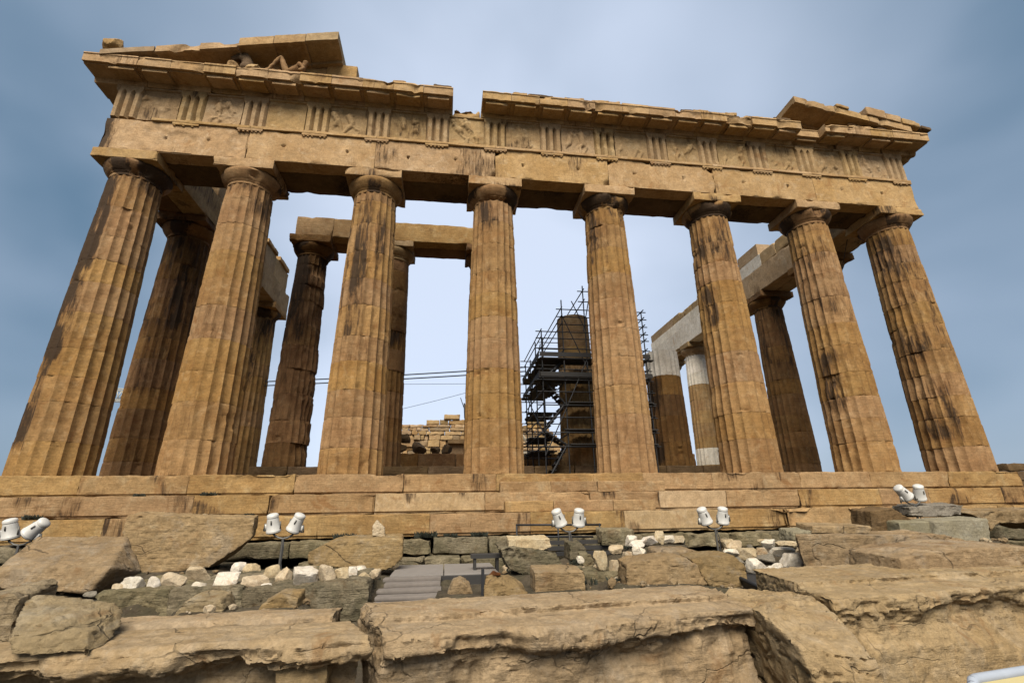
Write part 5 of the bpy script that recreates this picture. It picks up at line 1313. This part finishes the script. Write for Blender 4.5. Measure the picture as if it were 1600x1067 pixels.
for j, (x, y, z, r, lab) in enumerate([
        (-4.05, -2.60, -1.62, 0.17, 'dark weed at the foot of the steps above the walkway panels'),
        (-3.45, -2.60, -1.62, 0.10, 'small dark weed right of the one above the walkway panels'),
        (-2.75, -2.60, -1.62, 0.13, 'dark weed at the foot of the steps left of the dark rails'),
        (-5.95, -2.62, -1.62, 0.16, 'dark weed at the foot of the steps beside the wedge block'),
        (-13.2, -1.95, -1.07, 0.13, 'dark weed on the middle step at the far left'),
        (-11.4, -1.22, -0.55, 0.09, 'dark weed below the leftmost gap on the top step'),
        (-9.75, -1.22, -0.55, 0.12, 'dark weed below the second front column on the top step'),
        (0.6, -2.62, -1.62, 0.14, 'dark weed at the foot of the steps right of the dark rails'),
        (-8.4, -1.95, -1.07, 0.09, 'dark weed on the middle step above the tall slab')]):
    weed(x, y, z, r, lab, 90 + j)

rw = np.random.RandomState(8)
wx = rw.uniform(-12, 8, 120); wy = rw.uniform(-7.4, -3.9, 120)
kp = ~((wx > -4.8) & (wx < -2.4)) & (fbm(np.stack([wx, wy, wx * 0], 1), 0.9, 31, 2) > -0.1)
wx, wy = wx[kp], wy[kp]
wz = ground_z(wx, wy, GP)
V, F = [], []
for q in range(len(wx)):
    blades(wx[q], wy[q], wz[q] - 0.01, rw.uniform(0.06, 0.13), 400 + q, V, F, 45)
tag(add('ground_weeds', V, F, MT['weed'], smooth=False), 'low dark weeds growing between the fallen stones on the terrace', 'weeds', kind='stuff')

# ================================================================ walkway, rails, trough and post
wk = thing('walkway', (-3.9, -5.6, -2.2), 'grey walkway of plank steps and flat panels between the stones', 'walkway')
for j in range(8):
    y0 = -8.75 + j * 0.36
    z = -2.45 + j * 0.042
    dx = rng.uniform(-0.04, 0.04)
    xl = -4.60 + dx; xr = -3.72 + 0.012 * j + rng.uniform(-0.02, 0.02)
    add('plank', *worn_box(xl, xr, y0, y0 + 0.29, z, z + 0.05, step=0.3, r=0.006, chip=0.01), MT['plank'], wk, sharp=40)
for (xa, xb, ya, yb) in ((-4.55, -3.62, -5.85, -3.9), (-3.60, -2.62, -5.85, -3.9)):
    add('panel', *worn_box(xa, xb, ya, yb, -2.135, -2.10, step=0.5, r=0.005, chip=0.01), MT['plate'], wk, sharp=40)
for x in (-4.45, -3.72):
    add('bearer', *boxv(x - 0.04, x + 0.04, -8.6, -5.9, -2.62, -2.46), MT['deck'], wk, smooth=False)
    add('bearer', *boxv(x - 0.04, x + 0.04, -5.8, -4.0, -2.25, -2.137), MT['deck'], wk, smooth=False)
edge = add('edge_beam', *boxv(-3.66, -2.62, -6.02, -5.87, -2.28, -2.12), MT['deck'], wk, smooth=False)
ps = thing('metal_post', (-3.1, -8.3, -2.3), 'thin dark metal post beside the ridged block', 'post')
add('shaft', *boxv(-3.125, -3.085, -8.32, -8.28, -2.6, -1.80), MT['iron'], ps, smooth=False)
add('foot_plate', *boxv(-3.17, -3.04, -8.37, -8.23, -2.62, -2.59), MT['iron'], ps, smooth=False)
sh = thing('dark_bench', (-2.8, -5.2, -2.1), 'small dark plank bench behind the walkway panels', 'bench')
add('top', *boxv(-3.10, -2.52, -5.35, -5.05, -1.90, -1.83), MT['deck'], sh, smooth=False)
for x in (-3.05, -2.62):
    add('leg', *boxv(x, x + 0.05, -5.32, -5.08, -2.14, -1.902), MT['deck'], sh, smooth=False)
rl = thing('metal_rails', (-0.9, -3.5, -1.9), 'dark steel rail frame in front of the lowest step', 'rail frame')
for (a, b) in (((-1.99, -3.6, -1.35), (0.04, -3.6, -1.38)), ((-1.99, -3.6, -1.60), (-0.17, -3.6, -1.64))):
    add('rail', *tube(a, b, 0.022), MT['iron'], rl)
for x in (-1.97, -1.0, 0.0):
    add('leg', *tube((x, -3.6, -2.05), (x, -3.6, -1.345), 0.02), MT['iron'], rl)
for (x0, x1, z, y) in ((-1.9, -0.1, -1.72, -3.95), (-1.8, 0.2, -1.83, -4.1), (-1.2, 0.15, -1.93, -4.25)):
    add('beam', *boxv(x0, x1, y, y + 0.12, z - 0.05, z + 0.03), MT['deck'], rl, smooth=False)
tr = thing('metal_trough', (1.5, -7.6, -2.3), 'dark metal trough under the heap of white stones', 'trough')
V = [(1.35, -6.4, -2.17), (2.70, -6.7, -2.17), (1.95, -8.05, -2.17), (0.75, -8.45, -2.17)]
def slab4(V, z0, z1):
    return [(x, y, z0) for x, y, _ in V] + [(x, y, z1) for x, y, _ in V], [[0, 1, 2, 3], [7, 6, 5, 4], [0, 4, 5, 1], [1, 5, 6, 2], [2, 6, 7, 3], [3, 7, 4, 0]]
add('tray', *slab4(V, -2.40, -2.14), MT['iron'], tr, smooth=False)
for a, b in zip(V, V[1:] + V[:1]):
    add('rim', *tube((a[0], a[1], -2.12), (b[0], b[1], -2.12), 0.03), MT['iron'], tr)

# ================================================================ the cornice blocks in the foreground
def fore(label, p0, p1, prof, vox, amp, seed, ends=(0, 0), z=-1.9, notch=()):
    """a fallen cornice block: (y, z) profile swept from p0 to p1 (its front lip line)"""
    p0, p1 = Vector(p0), Vector(p1)
    d = (p1 - p0); L = d.length; d.normalize()
    nrm = Vector((-d.y, d.x))
    if nrm.y < 0: nrm = -nrm
    V = []
    for e, (p, sl) in enumerate(((p0, ends[0]), (p1, ends[1]))):
        for y, zz in prof:
            q = p + nrm * y + d * sl * y
            V.append((q.x, q.y, z + zz))
    n = len(prof)
    F = [list(range(n)), list(range(n, 2 * n))[::-1]] + [[k, (k + 1) % n, n + (k + 1) % n, n + k] for k in range(n)]
    P, N, F2 = remeshed(V, F, vox)
    # distances along the block frame, for the ragged lip
    rel = P[:, :2] - np.array(p0)
    s_ = rel @ np.array(d); y_ = rel @ np.array(nrm)
    zz = P[:, 2] - z
    front = 1 - sstep(y_, 0.10, 0.30)
    lipn = fbm(np.stack([s_, s_ * 0 + seed, zz * 0.6], 1), 1.7, seed, 4)
    # the lip is broken away in places: its front and underside retreat
    rec = front * sstep(lipn, -0.05, 0.5) * 0.09 * sstep(-zz, -0.02, 0.10) * (1 - sstep(-zz, 0.42, 0.62))
    P = P + np.array([nrm.x, nrm.y, 0]) * rec[:, None]
    und = front * np.clip(fbm(np.stack([s_, s_ * 0, y_], 1), 2.4, seed + 4, 4), -1, 1) * 0.04 * sstep(-zz, 0.04, 0.12) * (1 - sstep(-zz, 0.28, 0.40))
    P[:, 2] += und
    flat = sstep(N[:, 2], 0.5, 0.85)
    R0 = roughen(P, N, amp, seed + 9, 2.0)
    P = P + (R0 - P) * ((1 - 0.65 * flat) * (1 - 0.55 * sstep(-zz, 0.2, 0.4)))[:, None]
    # sharp fracture steps on the broken faces
    fq = fbm(P * np.array([1.0, 1.0, 2.4], dtype=np.float32), 1.9, seed + 77, 3)
    fq = np.round(fq * 3.0) / 3.0
    P = P + N * ((1 - flat) * (0.045 - 0.03 * sstep(-zz, 0.2, 0.4)) * fq)[:, None]
    # bedding ledges on the vertical faces
    lay = fbm(np.stack([s_ * 0.5, y_ * 0.5, P[:, 2] * 5.0], 1), 1.8, seed + 21, 4)
    hor = 1 - np.abs(N[:, 2])
    P = P + N * (hor * 0.014 * sstep(lay, -0.2, 0.5) - hor * 0.007)[:, None]
    # shallow grooves running along the top
    gr = np.clip(fbm(np.stack([s_ * 0.25, y_ * 6.0, zz * 0], 1), 1.2, seed + 33, 3), -1, 1)
    P[:, 2] += np.where(N[:, 2] > 0.6, 0.010 * gr, 0)
    return tag(add('cornice_block', P, F2, MT['front'], smooth=True, sharp=55), label, 'stone block', 'fallen cornice blocks in the foreground')
prof_c = [(0.0, -0.13), (0.01, -0.04), (0.05, 0.0), (0.40, 0.015), (0.42, 0.06), (0.72, 0.07), (1.02, 0.07), (1.02, -1.0), (0.10, -1.0), (0.12, -0.19), (0.08, -0.155)]
fore('long fallen cornice block with a ragged lip, centre foreground', (-4.02, -11.50), (-0.95, -11.10), prof_c, 0.015, 0.016, 51, (-0.15, 0.0))
prof_l = [(0.0, -0.12), (0.02, -0.04), (0.07, 0.0), (0.35, 0.015), (0.52, 0.02), (0.54, -0.02), (0.60, -0.9), (0.30, -0.9), (0.26, -0.20), (0.08, -0.19)]
fore('fallen cornice block under the squarish boulder, left foreground', (-7.6, -11.52), (-4.10, -11.47), prof_l, 0.015, 0.014, 63, (0, -0.45))
prof_l2 = [(0.0, -0.9), (0.0, -0.02), (0.04, 0.035), (0.15, 0.045), (0.30, 0.05), (0.38, 0.04), (0.38, -0.9)]
fore('low flat block filling the space behind the left cornice', (-7.6, -10.98), (-4.50, -10.86), prof_l2, 0.018, 0.014, 71, (0, 0.1))
prof_r = [(0.03, -0.14), (0.03, -0.05), (0.08, 0.0), (0.55, 0.02), (0.58, 0.07), (1.0, 0.09), (1.55, 0.10), (1.55, -1.0), (-0.06, -1.1), (0.02, -0.45), (0.10, -0.26), (0.08, -0.18)]
fore('massive broken cornice block, right foreground', (-0.05, -10.85), (4.9, -10.25), prof_r, 0.018, 0.022, 83, (0.25, 0))
stone_lump(*hullv([(-0.62, -10.05, -1.88), (0.16, -10.15, -1.93), (-1.02, -11.15, -1.90), (-0.95, -10.4, -1.89), (-0.42, -11.35, -1.98), (-1.02, -11.60, -2.06), (-0.55, -11.80, -2.12), (-0.95, -11.9, -2.9), (-0.45, -11.9, -2.9), (-0.75, -10.1, -2.9), (0.1, -10.2, -2.9)]), 0.018, 0.03, 97, MT['front'], 'cornice_block', 'narrow tilted stone wedged between the two large foreground blocks', 'stone block', 'fallen cornice blocks in the foreground', 1.6)
stone_lump(*hullv([(-4.75, -11.35, -2.08), (-4.42, -11.35, -2.08), (-4.78, -11.0, -2.08), (-4.4, -11.0, -2.08), (-4.8, -11.4, -2.85), (-4.35, -11.4, -2.85), (-4.8, -11.0, -2.85), (-4.35, -11.0, -2.85)]), 0.02, 0.02, 101, MT['front'], 'support_stone', 'small stone propping the right end of the left cornice', 'stone', None, 1.6)

# ================================================================ information board at the lower right
sg = thing('information_board', (-1.2, -13.6, -2.75), 'tilted yellow information board with rounded grey frame, lower right corner', 'sign')
bw, bh = 0.95, 0.62
o0 = Vector((-1.875, -13.70, -1.672)); ux = Vector((0.985, 0.17, 0.0)).normalized(); uy = Vector((0.06, -0.72, -0.55)).normalized(); un = ux.cross(uy).normalized()
if un.z < 0: un = -un
def bp(a, b, h=0.0):
    return tuple(o0 + ux * a + uy * b + un * h)
rim = []
rr = 0.06
for cx_, cy_, a0 in ((rr, rr, 180), (bw - rr, rr, 270), (bw - rr, bh - rr, 0), (rr, bh - rr, 90)):
    for q in range(5):
        an = R(a0 + q * 22.5)
        rim.append(Vector(bp(cx_ + rr * math.cos(an), cy_ + rr * math.sin(an))))
parts_ = [tube(p, q, 0.017, 10) for p, q in zip(rim, rim[1:] + rim[:1])]
add('frame', *merge(parts_), MT['signframe'], sg, smooth=True, sharp=40)
def quad_slab(a0, b0, a1, b1, h0, h1):
    V = [bp(a, b, h) for h in (h0, h1) for a, b in ((a0, b0), (a1, b0), (a1, b1), (a0, b1))]
    return V, [[0, 3, 2, 1], [4, 5, 6, 7], [0, 1, 5, 4], [1, 2, 6, 5], [2, 3, 7, 6], [3, 0, 4, 7]]
pn = add('panel', *quad_slab(0.012, 0.012, bw - 0.012, bh - 0.012, -0.008, 0.004), MT['signpanel'], sg, smooth=False)
add('print_block', *quad_slab(0.30, 0.10, 0.80, 0.40, 0.0045, 0.006), MT['signprint'], pn, smooth=False)
c0 = Vector(bp(bw / 2, bh / 2, -0.02))
add('post', *tube((c0.x, c0.y, -2.85), tuple(c0), 0.035, 12), MT['signframe'], sg, sharp=40)
